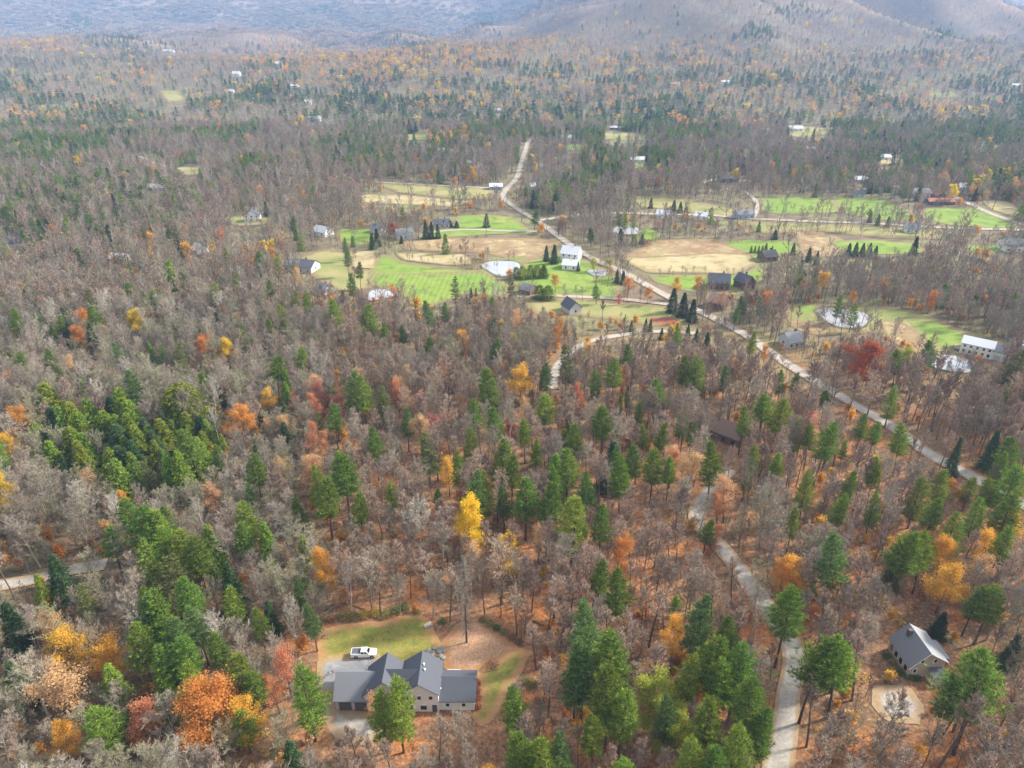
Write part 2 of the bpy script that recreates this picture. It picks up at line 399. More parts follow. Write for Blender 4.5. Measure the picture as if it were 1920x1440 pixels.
# ------------------------------------------------------------------ the ground sheet
def build_terrain():
    ys = [-70.0]
    while ys[-1] < 10500: ys.append(ys[-1] + 2.6 + max(ys[-1], 0) * 0.012)
    ys = np.array(ys); nu = 400
    u = np.linspace(-1, 1, nu)
    Y = np.repeat(ys[:, None], nu, 1)
    X = u[None, :] * (0.95 * (np.maximum(Y, 0) + 160) + 40)
    Z = h(X, Y)
    global ZLO, ZHI
    ZLO, ZHI = float(Z.min()) - 1.0, float(Z.max()) + 40.0
    v = np.stack([X, Y, Z], 2).reshape(-1, 3)
    a = (np.arange(len(ys) - 1)[:, None] * nu + np.arange(nu - 1)[None, :]).ravel()
    f = np.stack([a, a + 1, a + nu + 1, a + nu], 1)
    me = bpy.data.meshes.new('ground')
    me.vertices.add(len(v)); me.vertices.foreach_set('co', v.astype(np.float32).ravel())
    me.loops.add(f.size); me.loops.foreach_set('vertex_index', f.astype(np.int32).ravel())
    me.polygons.add(len(f)); me.polygons.foreach_set('loop_start', np.arange(0, f.size, 4, dtype=np.int32))
    me.update(calc_edges=True)
    me.polygons.foreach_set('use_smooth', np.ones(len(f), bool))
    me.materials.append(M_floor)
    o = bpy.data.objects.new('ground', me); COL.objects.link(o)
    return tag(o, kind='structure')
build_terrain()

CLEAR = []       # photo outlines that stay free of tall trees: (array of px, strength)
def inpoly(px, py, poly):
    px = np.asarray(px, float); py = np.asarray(py, float)
    r = np.zeros(px.shape, bool); n = len(poly); j = n - 1
    for i in range(n):
        xi, yi = poly[i]; xj, yj = poly[j]
        c = ((yi > py) != (yj > py)) & (px < (xj - xi) * (py - yi) / ((yj - yi) if yj != yi else 1e-9) + xi)
        r ^= c; j = i
    return r

def sheet(name, pix, m, lev=1, keep=0.9, world=None, step=None, ragged=1.0, label=None, flat=None):
    if world is None:
        world = [G(x, y)[:2] for x, y in pix]
    if pix is not None and keep: CLEAR.append((np.array(pix, float), keep))
    wv = np.array(world, float)
    # smooth the outline, resample
    size = max(np.ptp(wv[:, 0]), np.ptp(wv[:, 1]))
    st = step or max(0.6, size / 60)
    pts = []
    n = len(wv)
    for i in range(n):
        p0, p1, p2, p3 = wv[i - 1], wv[i], wv[(i + 1) % n], wv[(i + 2) % n]
        k = max(2, int(np.linalg.norm(p2 - p1) / st))
        for j in range(k):
            t = j / k
            q = 0.5 * ((2 * p1) + (p2 - p0) * t * 0.7 + (2 * p0 - 5 * p1 + 4 * p2 - p3) * t * t * 0.7 + (-p0 + 3 * p1 - 3 * p2 + p3) * t ** 3 * 0.7)
            lin = p1 + (p2 - p1) * t
            pts.append(0.35 * q + 0.65 * lin)
    pts = np.array(pts)
    rg = st * 0.9 * ragged
    pts[:, 0] += rg * 2 * fbm(pts[:, 0] + 50, pts[:, 1], st * 5, 3); pts[:, 1] += rg * 2 * fbm(pts[:, 0], pts[:, 1] + 90, st * 5, 3)
    gx = np.arange(pts[:, 0].min(), pts[:, 0].max(), st * 1.6); gy = np.arange(pts[:, 1].min(), pts[:, 1].max(), st * 1.6)
    A, B = np.meshgrid(gx, gy); A = A.ravel() + NR.uniform(-.2, .2, A.size) * st; B = B.ravel() + NR.uniform(-.2, .2, B.size) * st
    ins = inpoly(A, B, pts)
    A, B = A[ins], B[ins]
    dmin = np.full(len(A), 1e9)
    for q in pts: dmin = np.minimum(dmin, np.hypot(A - q[0], B - q[1]))
    ok = dmin > st * 0.6
    A, B, dmin = A[ok], B[ok], dmin[ok]
    co = [Vector(p) for p in pts] + [Vector(p) for p in zip(A, B)]
    r = delaunay_2d_cdt(co, [], [list(range(len(pts)))], 1, 1e-5)
    vv = np.array([tuple(v) for v in r[0]]); ff = [tuple(f) for f in r[2]]
    if not ff: return None
    d2 = np.full(len(vv), 1e9)
    for q in pts: d2 = np.minimum(d2, np.hypot(vv[:, 0] - q[0], vv[:, 1] - q[1]))
    zz = (h(vv[:, 0], vv[:, 1]) if flat is None else flat) + 0.035 + 0.03 * lev + 0.00025 * vv[:, 1]
    b = MB(); b.add(np.column_stack([vv, zz]), ff)
    o = b.build(name, m)
    at = o.data.attributes.new('edge', 'FLOAT', 'POINT')
    at.data.foreach_set('value', np.clip(d2 / (st * 4.2), 0, 1).astype(np.float32))
    # make sure it faces up
    o.data.update()
    if o.data.polygons and o.data.polygons[0].normal.z < 0: o.data.flip_normals()
    o.data.polygons.foreach_set('use_smooth', np.ones(len(o.data.polygons), bool))
    return tag(o, kind='structure')

def road(name, pix, width, m, lev=3, keep=0.85, keepw=None):
    wp = np.array([G(x, y)[:2] for x, y in pix])
    P = []
    for i in range(len(wp) - 1):
        p0, p1, p2, p3 = wp[max(i - 1, 0)], wp[i], wp[i + 1], wp[min(i + 2, len(wp) - 1)]
        k = max(3, int(np.linalg.norm(p2 - p1) / 3.0))
        for j in range(k):
            t = j / k
            P.append(0.5 * ((2 * p1) + (p2 - p0) * t + (2 * p0 - 5 * p1 + 4 * p2 - p3) * t * t + (-p0 + 3 * p1 - 3 * p2 + p3) * t ** 3))
    P.append(wp[-1]); P = np.array(P)
    T = np.gradient(P, axis=0); T /= np.linalg.norm(T, axis=1)[:, None]; N = np.column_stack([-T[:, 1], T[:, 0]])
    offs = np.array([-1, -0.75, -0.4, 0, 0.4, 0.75, 1]) * width / 2
    wob = 1 + 0.35 * fbm(P[:, 0], P[:, 1], 9, 3)
    V = []; E = []
    for o_ in offs:
        q = P + N * o_ * wob[:, None]
        V.append(np.column_stack([q, h(q[:, 0], q[:, 1]) + 0.04 + 0.03 * lev + 0.0003 * q[:, 1]]))
        E.append(np.full(len(P), 1 - abs(o_) / (width / 2)))
    k = len(P); V = np.vstack(V); E = np.concatenate(E)
    f = [(c * k + i, (c + 1) * k + i, (c + 1) * k + i + 1, c * k + i + 1) for c in range(len(offs) - 1) for i in range(k - 1)]
    b = MB(); b.add(V, f); o = b.build(name, m)
    at = o.data.attributes.new('edge', 'FLOAT', 'POINT'); at.data.foreach_set('value', np.clip(E * 1.6, 0, 1).astype(np.float32))
    if o.data.polygons[0].normal.z < 0: o.data.flip_normals()
    if keep:
        kw = (keepw or width) / 2
        L = P + N * kw; R = P - N * kw
        zz = h(P[:, 0], P[:, 1])
        lx, ly = proj(L[:, 0], L[:, 1], zz); rx, ry = proj(R[:, 0], R[:, 1], zz)
        CLEAR.append((np.vstack([np.column_stack([lx, ly]), np.column_stack([rx, ry])[::-1]])[:], keep))
        ROADS.append((P, kw + 1.2))
    else:
        ROADS.append((P, width / 2 + 1.0))
    return tag(o, kind='structure')
ROADS = []

# meadows and lawns of the valley
S = sheet
S('meadow', [(690, 512), (760, 514), (905, 510), (945, 528), (960, 545), (935, 556), (880, 551), (835, 566), (800, 580), (770, 572), (748, 548), (700, 538)], M_stripe, 3)
S('meadow', [(720, 476), (752, 490), (830, 502), (900, 508), (925, 488), (980, 480), (990, 486), (950, 520), (900, 514), (760, 518), (690, 516), (700, 492)], M_green, 2)
S('meadow', [(742, 474), (870, 477), (885, 495), (840, 498), (756, 488)], M_hay, 4, 0.8)
S('meadow', [(655, 470), (702, 472), (704, 503), (662, 502)], M_hay, 4, 0.8)
S('meadow', [(565, 482), (610, 468), (652, 474), (660, 504), (700, 508), (698, 540), (640, 548), (600, 528), (570, 505)], M_dull, 1, 0.85)
S('meadow', [(636, 430), (690, 430), (702, 444), (690, 460), (640, 456)], M_green, 2)
S('meadow', [(858, 404), (905, 402), (962, 408), (1000, 438), (920, 440), (800, 448), (780, 442), (850, 425)], M_green, 2)
S('meadow', [(700, 342), (800, 348), (930, 354), (925, 373), (860, 374), (740, 360)], M_dull, 2)
S('meadow', [(670, 365), (760, 366), (880, 378), (850, 388), (680, 380)], M_hay, 1, 0.8)
S('marsh', [(820, 446), (1000, 446), (1055, 452), (1020, 478), (990, 492), (900, 474), (760, 470), (750, 452)], M_tan, 1, 0.8)
S('meadow', [(985, 490), (1070, 478), (1150, 512), (1165, 545), (1150, 560), (1060, 553), (970, 560), (960, 530)], M_green, 1, 0.85)
S('meadow', [(1165, 486), (1235, 452), (1300, 447), (1345, 455), (1400, 474), (1418, 495), (1380, 514), (1290, 512), (1215, 512)], M_hay, 2, 0.95)
S('meadow', [(1165, 484), (1235, 450), (1310, 446), (1350, 452), (1405, 478), (1340, 476), (1270, 482)], M_tan, 4, 0)
S('meadow', [(1215, 515), (1380, 516), (1420, 500), (1440, 515), (1400, 545), (1300, 548), (1235, 532)], M_green, 1, 0.8)
S('meadow', [(1205, 425), (1240, 438), (1225, 450), (1185, 455)], M_green, 1, 0.7)
S('meadow', [(1345, 456), (1400, 450), (1480, 452), (1500, 468), (1460, 480), (1420, 492), (1400, 474)], M_green, 3, 0.9)
S('meadow', [(1490, 434), (1545, 436), (1585, 450), (1580, 480), (1500, 482), (1500, 465)], M_tan, 2, 0.85)
S('meadow', [(1560, 452), (1640, 450), (1720, 458), (1735, 474), (1650, 478), (1570, 468)], M_green, 3, 0.9)
S('meadow', [(1810, 460), (1885, 460), (1885, 474), (1810, 474)], M_green, 3, 0.9)
S('meadow', [(1400, 415), (1560, 420), (1760, 432), (1780, 450), (1640, 446), (1540, 434), (1400, 440)], M_dull, 1, 0.6)
S('meadow', [(1427, 372), (1500, 370), (1560, 374), (1575, 398), (1480, 402), (1427, 398)], M_green, 2)
S('meadow', [(1560, 372), (1650, 372), (1700, 392), (1725, 414), (1650, 412), (1580, 400)], M_green, 1, 0.75)
S('meadow', [(1735, 390), (1828, 390), (1905, 420), (1905, 430), (1790, 424), (1730, 410)], M_green, 3)
S('meadow', [(1838, 374), (1890, 378), (1925, 400), (1925, 416), (1860, 394)], M_hay, 3)
S('meadow', [(1190, 368), (1290, 374), (1400, 396), (1385, 406), (1300, 400), (1190, 386)], M_dull, 2)
S('meadow', [(1475, 572), (1540, 570), (1660, 574), (1740, 590), (1800, 618), (1860, 655), (1830, 668), (1760, 665), (1690, 650), (1640, 625), (1540, 630), (1478, 612)], M_dull, 1)
S('meadow', [(1700, 602), (1758, 604), (1800, 622), (1838, 645), (1825, 664), (1790, 660), (1740, 640)], M_green, 2)
S('meadow', [(1478, 573), (1530, 572), (1536, 588), (1490, 590)], M_green, 2)
S('marsh', [(1645, 602), (1690, 604), (1730, 630), (1760, 655), (1720, 664), (1670, 640)], M_tan, 3, 0.7)
S('marsh', [(1475, 600), (1560, 606), (1570, 624), (1500, 622)], M_tan, 2, 0.8)
S('meadow', [(980, 560), (1060, 557), (1180, 568), (1290, 580), (1320, 606), (1230, 612), (1160, 600), (1070, 592), (1000, 588)], M_dull, 1)
S('shrub_bed', [(1212, 596), (1255, 594), (1280, 602), (1262, 610), (1220, 607)], M_redshrub, 3, 0.9)
S('meadow', [(1480, 236), (1545, 240), (1570, 250), (1500, 258), (1475, 252)], M_dull, 1)
S('meadow', [(1130, 250), (1185, 248), (1215, 254), (1210, 263), (1135, 262)], M_dull, 1)
S('meadow', [(760, 252), (805, 251), (812, 262), (762, 263)], M_dull, 1)
S('meadow', [(298, 170), (335, 172), (352, 188), (315, 192)], M_dull, 1)
S('meadow', [(1060, 270), (1092, 272), (1092, 282), (1064, 282)], M_green, 1)
S('meadow', [(330, 312), (372, 314), (400, 326), (345, 328)], M_dull, 1)
S('meadow', [(485, 262), (520, 260), (520, 270), (490, 272)], M_dull, 1, 0.6)
S('meadow', [(1820, 268), (1880, 272), (1870, 280), (1815, 277)], M_dull, 1, 0.6)
S('meadow', [(1740, 175), (1785, 172), (1800, 181), (1745, 184)], M_dull, 1, 0.6)
S('meadow', [(400, 410), (440, 405), (510, 408), (512, 420), (450, 424)], M_dull, 1, 0.8)
S('meadow', [(1185, 302), (1230, 306), (1225, 316), (1195, 314)], M_green, 1, 0.8)
S('meadow', [(1640, 296), (1690, 296), (1700, 306), (1650, 308)], M_hay, 1, 0.7)

# the yards of the two nearest houses
S('leaf_litter', [(560, 1150), (640, 1095), (800, 1085), (920, 1095), (1060, 1150), (1120, 1230), (1080, 1350), (960, 1420), (880, 1440), (640, 1430), (560, 1320)], M_floor, 0, 0.0)
S('lawn', [(592, 1222), (600, 1180), (640, 1170), (720, 1163), (778, 1150), (806, 1164), (815, 1192), (832, 1212), (830, 1260), (720, 1262), (680, 1240), (600, 1240)], M_lawn, 1, 0.95, step=0.8)
S('lawn', [(895, 1258), (935, 1232), (975, 1216), (1000, 1224), (975, 1262), (950, 1300), (925, 1345), (900, 1362), (885, 1345), (898, 1310)], M_lawn, 1, 0.8, step=0.8)
S('lawn', [(826, 1212), (852, 1172), (892, 1160), (940, 1190), (972, 1216), (948, 1232), (890, 1262), (840, 1262)], M_leaflawn, 2, 0.97, step=0.8)
S('driveway', [(594, 1242), (612, 1232), (660, 1228), (712, 1226), (716, 1262), (700, 1296), (622, 1300), (600, 1330), (596, 1290)], M_asphalt, 3, 0.97, step=0.7, ragged=0.5)
S('driveway', [(594, 1285), (622, 1298), (630, 1330), (700, 1340), (720, 1375), (680, 1400), (630, 1385), (606, 1340)], M_gravel, 2, 0.5, step=0.8)
S('driveway', [(1640, 1285), (1700, 1285), (1730, 1320), (1728, 1362), (1660, 1352), (1632, 1320)], M_gravel, 2, 0.6, step=0.8)
S('leaf_litter', [(1640, 1190), (1700, 1160), (1790, 1160), (1900, 1165), (1930, 1210), (1810, 1250), (1700, 1310), (1630, 1280)], M_floor, 1, 0.5, step=1.2)

road('road', [(1030, 257), (1010, 259), (992, 265), (984, 285), (978, 305), (968, 335), (950, 355), (944, 372), (975, 395), (1010, 416), (1045, 442), (1085, 470), (1125, 492), (1170, 512), (1225, 542), (1290, 575), (1345, 600), (1400, 630), (1445, 662), (1500, 698), (1560, 735), (1620, 770), (1680, 806), (1740, 850), (1800, 882), (1880, 925), (1990, 985)], 5.8, M_gravel, 6, 0.85, 9)
road('road', [(560, 318), (620, 326), (690, 340), (800, 347), (900, 352), (944, 356)], 5, M_gravel, 5, 0.8, 8)
road('road', [(1010, 414), (1060, 407), (1130, 400), (1230, 402), (1330, 404), (1400, 410), (1530, 416), (1650, 420), (1760, 427), (1930, 432)], 6, M_gravel, 5, 0.75, 9)
road('road', [(1790, 372), (1820, 384), (1860, 402), (1930, 426)], 6, M_gravel, 7, 0.95, 9)
road('road', [(1580, 322), (1640, 345), (1720, 355), (1800, 372)], 5, M_gravel, 5, 0.7, 9)
road('lane', [(970, 556), (1010, 554), (1060, 556), (1160, 561), (1260, 572)], 4, M_gravel, 5, 0.85, 5)
road('lane', [(800, 436), (880, 431), (960, 434), (1020, 434)], 4, M_gravel, 5, 0.8, 5)
road('lane', [(1035, 730), (1040, 700), (1058, 672), (1100, 643), (1170, 628), (1235, 622), (1310, 626)], 4.2, M_gravel, 5, 0.6, 6)
road('lane', [(1320, 345), (1345, 336), (1400, 340)], 4, M_gravel, 5, 0.8, 8)
road('lane', [(1360, 355), (1400, 362), (1420, 385), (1412, 408)], 4, M_gravel, 5, 0.8, 8)
road('lane', [(240, 290), (270, 297), (300, 310), (345, 318)], 4, M_gravel, 5, 0.7, 8)
road('driveway', [(1452, 1460), (1466, 1400), (1474, 1350), (1478, 1300), (1490, 1250), (1486, 1215), (1465, 1180), (1430, 1130), (1395, 1080), (1345, 1020), (1310, 985), (1312, 950), (1340, 912), (1368, 880)], 5.2, M_gravel, 5, 0.5, 4)
road('driveway', [(-40, 1104), (60, 1088), (130, 1070), (200, 1058)], 4.5, M_gravel, 5, 0.85, 5)

# ponds
for k, (x, y, a, b) in PONDS.items():
    t = np.linspace(0, 2 * math.pi, 20, endpoint=False)
    rr = 1 + 0.22 * np.sin(2 * t + len(k)) * 0.5 + 0.1 * np.sin(3 * t + a)
    wpts = [(x + a * r * math.cos(q), y + b * r * math.sin(q)) for q, r in zip(t, rr)]
    zc = hz(x, y)
    px, py = proj(np.array([p[0] for p in wpts]), np.array([p[1] for p in wpts]), zc)
    sheet('pond_bank', None, M_bank, 6, world=[(x + (p[0] - x) * 1.1 + (p[1] - y) * .02, y + (p[1] - y) * 1.16) for p in wpts], ragged=1.2, flat=zc)
    sheet('pond', None, M_water, 8, world=wpts, ragged=0.6, flat=zc)
    CLEAR.append((np.column_stack([px, py]), {'right': 0.72, 'lower': 0.8}.get(k, 0.97)))

# ------------------------------------------------------------------ tree builders
def nrm(v):
    n = np.linalg.norm(v); return v / n if n > 1e-9 else v
def blades(base, dirs, length, width, rng):
    """(N,3,3) thin triangles"""
    base = np.asarray(base); dirs = np.asarray(dirs)
    side = np.cross(dirs, rng.normal(size=dirs.shape)); side /= np.linalg.norm(side, axis=1)[:, None] + 1e-9
    length = np.asarray(length).reshape(-1, 1); width = np.asarray(width).reshape(-1, 1)
    return np.stack([base - side * width / 2, base + side * width / 2, base + dirs * length], 1)
def diamonds(c, size, rng, flat=0.5):
    n = len(c)
    a = rng.normal(size=(n, 3)); a[:, 2] *= flat; a /= np.linalg.norm(a, axis=1)[:, None]
    b = np.cross(a, rng.normal(size=(n, 3))); b[:, 2] *= flat; b /= np.linalg.norm(b, axis=1)[:, None]
    s = np.asarray(size).reshape(-1, 1)
    return np.stack([c - a * s, c - b * s * 0.6, c + a * s, c + b * s * 0.6], 1)

def skeleton(rng, H, fork, spread, nmain=9, nsub=6, nsub2=5, lean=0.05, rb=0.02, narrow=1.0):
    """returns limb segments [(p0,p1,r0,r1)] and fine shoots (p,dir,length)"""
    seg = []; tips = []
    p = np.zeros(3); d = nrm(np.array([rng.normal() * lean, rng.normal() * lean, 1.0])); r = H * rb
    nT = 9; path = [p.copy()]; rad = [r]
    for i in range(nT):
        d = nrm(d + rng.normal(size=3) * [0.025, 0.025, 0.0]); p2 = p + d * H * 0.93 / nT
        r2 = r * (0.90 if (i + 1) / nT < fork else 0.74)
        seg.append((p, p2, r, r2)); p, r = p2, r2; path.append(p.copy()); rad.append(r)
    path = np.array(path)
    tips.append((p, d, H * 0.07))
    def along(t):
        q = t * nT; i = min(int(q), nT - 1); return path[i] + (path[i + 1] - path[i]) * (q - i), rad[i]
    ang = rng.rand() * 6.28
    for k in range(nmain):
        t = fork + (0.97 - fork) * (k + rng.rand() * 0.7) / nmain
        o, rr = along(t); ang += 2.4 + rng.normal() * 0.4
        el = 0.35 + 0.75 * t + rng.normal() * 0.1
        d = np.array([math.cos(ang) * math.cos(el), math.sin(ang) * math.cos(el), math.sin(el)])
        L = H * spread * (1.12 - 0.62 * ((t - fork) / (1 - fork)) ** 1.3) * rng.uniform(0.8, 1.15)
        L = min(L, (H * 1.02 - o[2]) / max(0.35, d[2]))
        pp, rb_ = o, rr * 0.55
        for j in range(4):
            d2 = nrm(d + np.array([0, 0, 0.13 / narrow]) + rng.normal(size=3) * 0.12)
            q = pp + d2 * L / 4; seg.append((pp, q, rb_, rb_ * 0.72))
            nn = max(1, int(round(nsub * (0.4 if j == 0 else 1.0) / 3)))
            for _ in range(nn):
                f = rng.rand(); o2 = pp + (q - pp) * f
                sd = nrm(d2 * 0.75 + rng.normal(size=3) * 0.62 + np.array([0, 0, 0.25]))
                L2 = L * rng.uniform(0.22, 0.42) * (1.1 - j * 0.1)
                e = o2 + sd * L2 * 0.5; sd2 = nrm(sd + np.array([0, 0, 0.25]) + rng.normal(size=3) * 0.15); e2 = e + sd2 * L2 * 0.5
                seg.append((o2, e, rb_ * 0.42, rb_ * 0.28)); seg.append((e, e2, rb_ * 0.28, rb_ * 0.1))
                for a_ in range(nsub2):
                    g = (a_ + rng.rand()) / nsub2; o3 = o2 + (e2 - o2) * g
                    tips.append((o3, nrm(sd2 * 0.9 + rng.normal(size=3) * 0.55 + np.array([0, 0, 0.25])), L2 * rng.uniform(0.3, 0.55)))
            pp, d, rb_ = q, d2, rb_ * 0.72
        tips.append((pp, d, L * 0.15))
    return seg, tips

def bare_meshes(name, rng, H, tone, lod, fork=0.38, spread=0.32, **kw):
    nm, ns, n2 = {0: (16, 10, 7), 1: (9, 7, 5), 2: (7, 4, 3)}[lod]
    seg, tips = skeleton(rng, H, fork, spread, nm, ns, n2, rb=0.013, **kw)
    tr = MB()
    rmin = {0: 0.026, 1: 0.04, 2: 0.06}[lod]
    for (a, b, r0, r1) in seg:
        if lod == 2 and r0 < 0.05: continue
        tr.tube(a, b, max(r0, rmin), max(r1, rmin * 0.8), 5 if r0 > 0.09 else 3)
    P = np.array([t[0] for t in tips]); D = np.array([t[1] for t in tips]); L = np.array([t[2] for t in tips])
    k = {0: 4, 1: 4, 2: 4}[lod]
    W = {0: 0.045, 1: 0.085, 2: 0.18}[lod]
    base = []; dr = []; ln = []
    for i in range(k):
        off = rng.rand(len(P), 1) * 0.7
        dd = D + rng.normal(size=D.shape) * (0.45 if i else 0.05); dd[:, 2] += 0.12; dd /= np.linalg.norm(dd, axis=1)[:, None]
        base.append(P + D * L[:, None] * off * (1 if i else 0)); dr.append(dd); ln.append(L * rng.uniform(0.6, 1.0, len(P)) * (0.75 if i else 1) + 0.25)
    base = np.vstack(base); dr = np.vstack(dr); ln = np.concatenate(ln)
    tw = MB(); tw.tris(blades(base, dr, ln, W * rng.uniform(0.7, 1.3, len(ln)), rng))
    return [('trunk', tr.mesh(name + '_trunk', BARK_L[tone])), ('branches', tw.mesh(name + '_twigs', TWIG[tone]))]

def leafy_meshes(name, rng, H, colour, lod, fork=0.25, spread=0.30, dens=1.0, **kw):
    nm, ns, n2 = {0: (11, 8, 4), 1: (7, 5, 4), 2: (5, 3, 3)}[lod]
    seg, tips = skeleton(rng, H, fork, spread, nm, ns, n2, **kw)
    tr = MB()
    for (a, b, r0, r1) in seg:
        if r0 < {0: 0.02, 1: 0.05, 2: 0.1}[lod]: continue
        tr.tube(a, b, max(r0, 0.03), max(r1, 0.02), 5 if r0 > 0.09 else 3)
    P = np.array([t[0] + t[1] * t[2] * 0.8 for t in tips])
    k = {0: 26, 1: 8, 2: 5}[lod]; k = max(1, int(k * dens)); s = {0: 0.12, 1: 0.34, 2: 0.62}[lod]; sp = {0: 0.42, 1: 0.5, 2: 0.7}[lod]
    C = np.repeat(P, k, 0) + rng.normal(size=(len(P) * k, 3)) * sp
    lf = MB(); lf.quads(diamonds(C, s * rng.uniform(0.7, 1.3, len(C)), rng))
    return [('trunk', tr.mesh(name + '_trunk', BARK)), ('crown', lf.mesh(name + '_leaves', LEAFM[colour]))]

def pine_meshes(name, rng, H, tone, lod, cb=0.38, width=0.17, irregular=0.35, flat_top=0.0):
    """white pine: bare lower trunk, tiers of rising boughs that end in needle tufts"""
    tr = MB(); p = np.zeros(3); d = np.array([0, 0, 1.0]); r = H * 0.0125 + 0.05; path = [p]; rad = [r]
    for i in range(10):
        d = nrm(d + rng.normal(size=3) * [0.02, 0.02, 0]); q = p + d * H / 10; r2 = r * 0.86 if i < 9 else 0.03
        tr.tube(p, q, r, r2, 6 if lod == 0 else 4); p, r = q, r2; path.append(p); rad.append(r)
    path = np.array(path)
    nw = {0: 19, 1: 12, 2: 8}[lod]; nb = {0: 6, 1: 5, 2: 4}[lod]
    base = []; dirs = []; lens = []; wid = []
    lob = rng.rand() * 6.28
    for wv_ in range(nw):
        f = (wv_ + rng.rand() * 0.6) / nw
        t = cb + (0.985 - cb) * f
        i = min(int(t * 10), 9); o = path[i] + (path[i + 1] - path[i]) * (t * 10 - i)
        prof = (1 - f) ** (0.62 + 0.2 * flat_top) * (0.55 + 0.45 * min(1, f * 4.5)) + 0.05
        tier = 1 + irregular * math.sin(wv_ * 2.3 + lob) * 0.5
        for b_ in range(nb):
            a = b_ * 6.283 / nb + wv_ * 1.1 + rng.normal() * 0.25
            L = H * width * prof * tier * rng.uniform(1 - irregular, 1 + irregular * 0.7) * (1 + 0.18 * math.cos(a - lob))
            el = -0.12 + 0.75 * f ** 1.3 + rng.normal() * 0.1
            dd = np.array([math.cos(a) * math.cos(el), math.sin(a) * math.cos(el), math.sin(el)])
            e = o + dd * L * 0.6; d2 = nrm(dd + np.array([0, 0, 0.28])); e2 = e + d2 * L * 0.4
            if lod < 2:
                tr.tube(o, e, 0.05 if lod == 0 else 0.07, 0.03, 3); tr.tube(e, e2, 0.03, 0.012, 3)
            nt_ = max(2, int((3.4 if lod == 0 else 1.8 if lod == 1 else 1.1) * (L ** 0.8) + 1)); nt_ = min(nt_, 13)
            for q_ in range(nt_):
                g = 0.28 + 0.72 * (q_ + rng.rand() * 0.8) / nt_
                c = (o + dd * L * g) if g < 0.6 else e + d2 * L * (g - 0.6)
                lat = rng.normal() * L * 0.16; c = c + np.array([-math.sin(a), math.cos(a), 0]) * lat + np.array([0, 0, rng.normal() * 0.12])
                k = {0: 9, 1: 7, 2: 5}[lod]
                dv = rng.normal(size=(k, 3)) * [0.75, 0.75, 0.24] + d2 * 0.8 + [0, 0, 0.16]; dv /= np.linalg.norm(dv, axis=1)[:, None]
                base.append(np.repeat(c[None], k, 0)); dirs.append(dv)
                sz = {0: 0.78, 1: 1.0, 2: 1.4}[lod]
                lens.append(rng.uniform(0.7, 1.25, k) * sz * (0.75 + 0.5 * prof)); wid.append(np.full(k, {0: 0.13, 1: 0.27, 2: 0.6}[lod]))
    nd = MB(); nd.tris(blades(np.vstack(base), np.vstack(dirs), np.concatenate(lens), np.concatenate(wid), rng))
    return [('trunk', tr.mesh(name + '_trunk', BARK_PINE)), ('crown', nd.mesh(name + '_needles', NEED[tone]))]

def hemlock_meshes(name, rng, H, tone, lod, cb=0.06, width=0.2, power=0.85):
    """dense cone of drooping sprays down to the ground"""
    tr = MB(); tr.tube((0, 0, 0), (0, 0, H * 0.6), H * 0.014 + 0.04, H * 0.008, 5); tr.tube((0, 0, H * 0.6), (0, 0, H), H * 0.008, 0.02, 4)
    n = {0: 620, 1: 240, 2: 80}[lod]
    f = rng.rand(n) ** 1.25; a = rng.rand(n) * 6.283
    ph = rng.rand(4) * 6.28
    R = H * width * ((1 - f) ** power + 0.02) * rng.uniform(0.6, 1.15, n) * (1 + 0.16 * np.sin(a * 3 + f * 17 + ph[0]) + 0.14 * np.sin(a * 5 - f * 31 + ph[1]))
    z = H * (cb + (1 - cb) * f)
    k = {0: 3, 1: 3, 2: 2}[lod]; B = []; D = []; L = []
    for j in range(k):
        g = (0.5, 0.78, 1.0)[j] if k == 3 else (0.7, 1.0)[j]
        m = {0: 6, 1: 5, 2: 5}[lod]
        c = np.column_stack([np.cos(a) * R * g, np.sin(a) * R * g, z - R * 0.28 * g * g])
        c = np.repeat(c, m, 0) + rng.normal(size=(n * m, 3)) * [0.15, 0.15, 0.08]
        o = np.repeat(np.column_stack([np.cos(a), np.sin(a), np.full(n, -0.28)]), m, 0)
        dv = o + rng.normal(size=o.shape) * [0.6, 0.6, 0.3]; dv /= np.linalg.norm(dv, axis=1)[:, None]
        B.append(c); D.append(dv); L.append(rng.uniform(0.6, 1.1, n * m) * {0: 0.55, 1: 0.85, 2: 1.5}[lod] * H / 15)
    B = np.vstack(B); D = np.vstack(D); L = np.concatenate(L)
    nd = MB(); nd.tris(blades(B, D, L, L * {0: 0.36, 1: 0.45, 2: 0.55}[lod], rng))
    return [('trunk', tr.mesh(name + '_trunk', BARK_PINE)), ('crown', nd.mesh(name + '_sprays', NEED[tone]))]

def larch_meshes(name, rng, H):
    tr = MB(); tr.tube((0, 0, 0), (0, 0, H * .5), .26, .16, 6); tr.tube((0, 0, H * .5), (0, 0, H), .16, .02, 5)
    B = []; D = []; L = []
    for i in range(260):
        f = rng.rand(); z = H * (0.16 + 0.82 * f); a = rng.rand() * 6.28; R = H * 0.12 * (1 - f) ** 0.7 * rng.uniform(.6, 1.1) + 0.3
        d = nrm(np.array([math.cos(a), math.sin(a), -0.1 + 0.4 * f])); o = np.array([0, 0, z]); tr.tube(o, o + d * R, 0.035, 0.01, 3)
        for g in np.linspace(0.25, 1, 8):
            for _ in range(3):
                B.append(o + d * R * g); D.append(nrm(rng.normal(size=3) + d * 0.5 + [0, 0, -.2])); L.append(rng.uniform(.25, .6))
    tw = MB(); tw.tris(blades(np.array(B), np.array(D), np.array(L), np.full(len(B), 0.05), rng))
    return [('trunk', tr.mesh(name + '_trunk', BARK_L['brown'])), ('branches', tw.mesh(name + '_twigs', TWIG['grey']))]

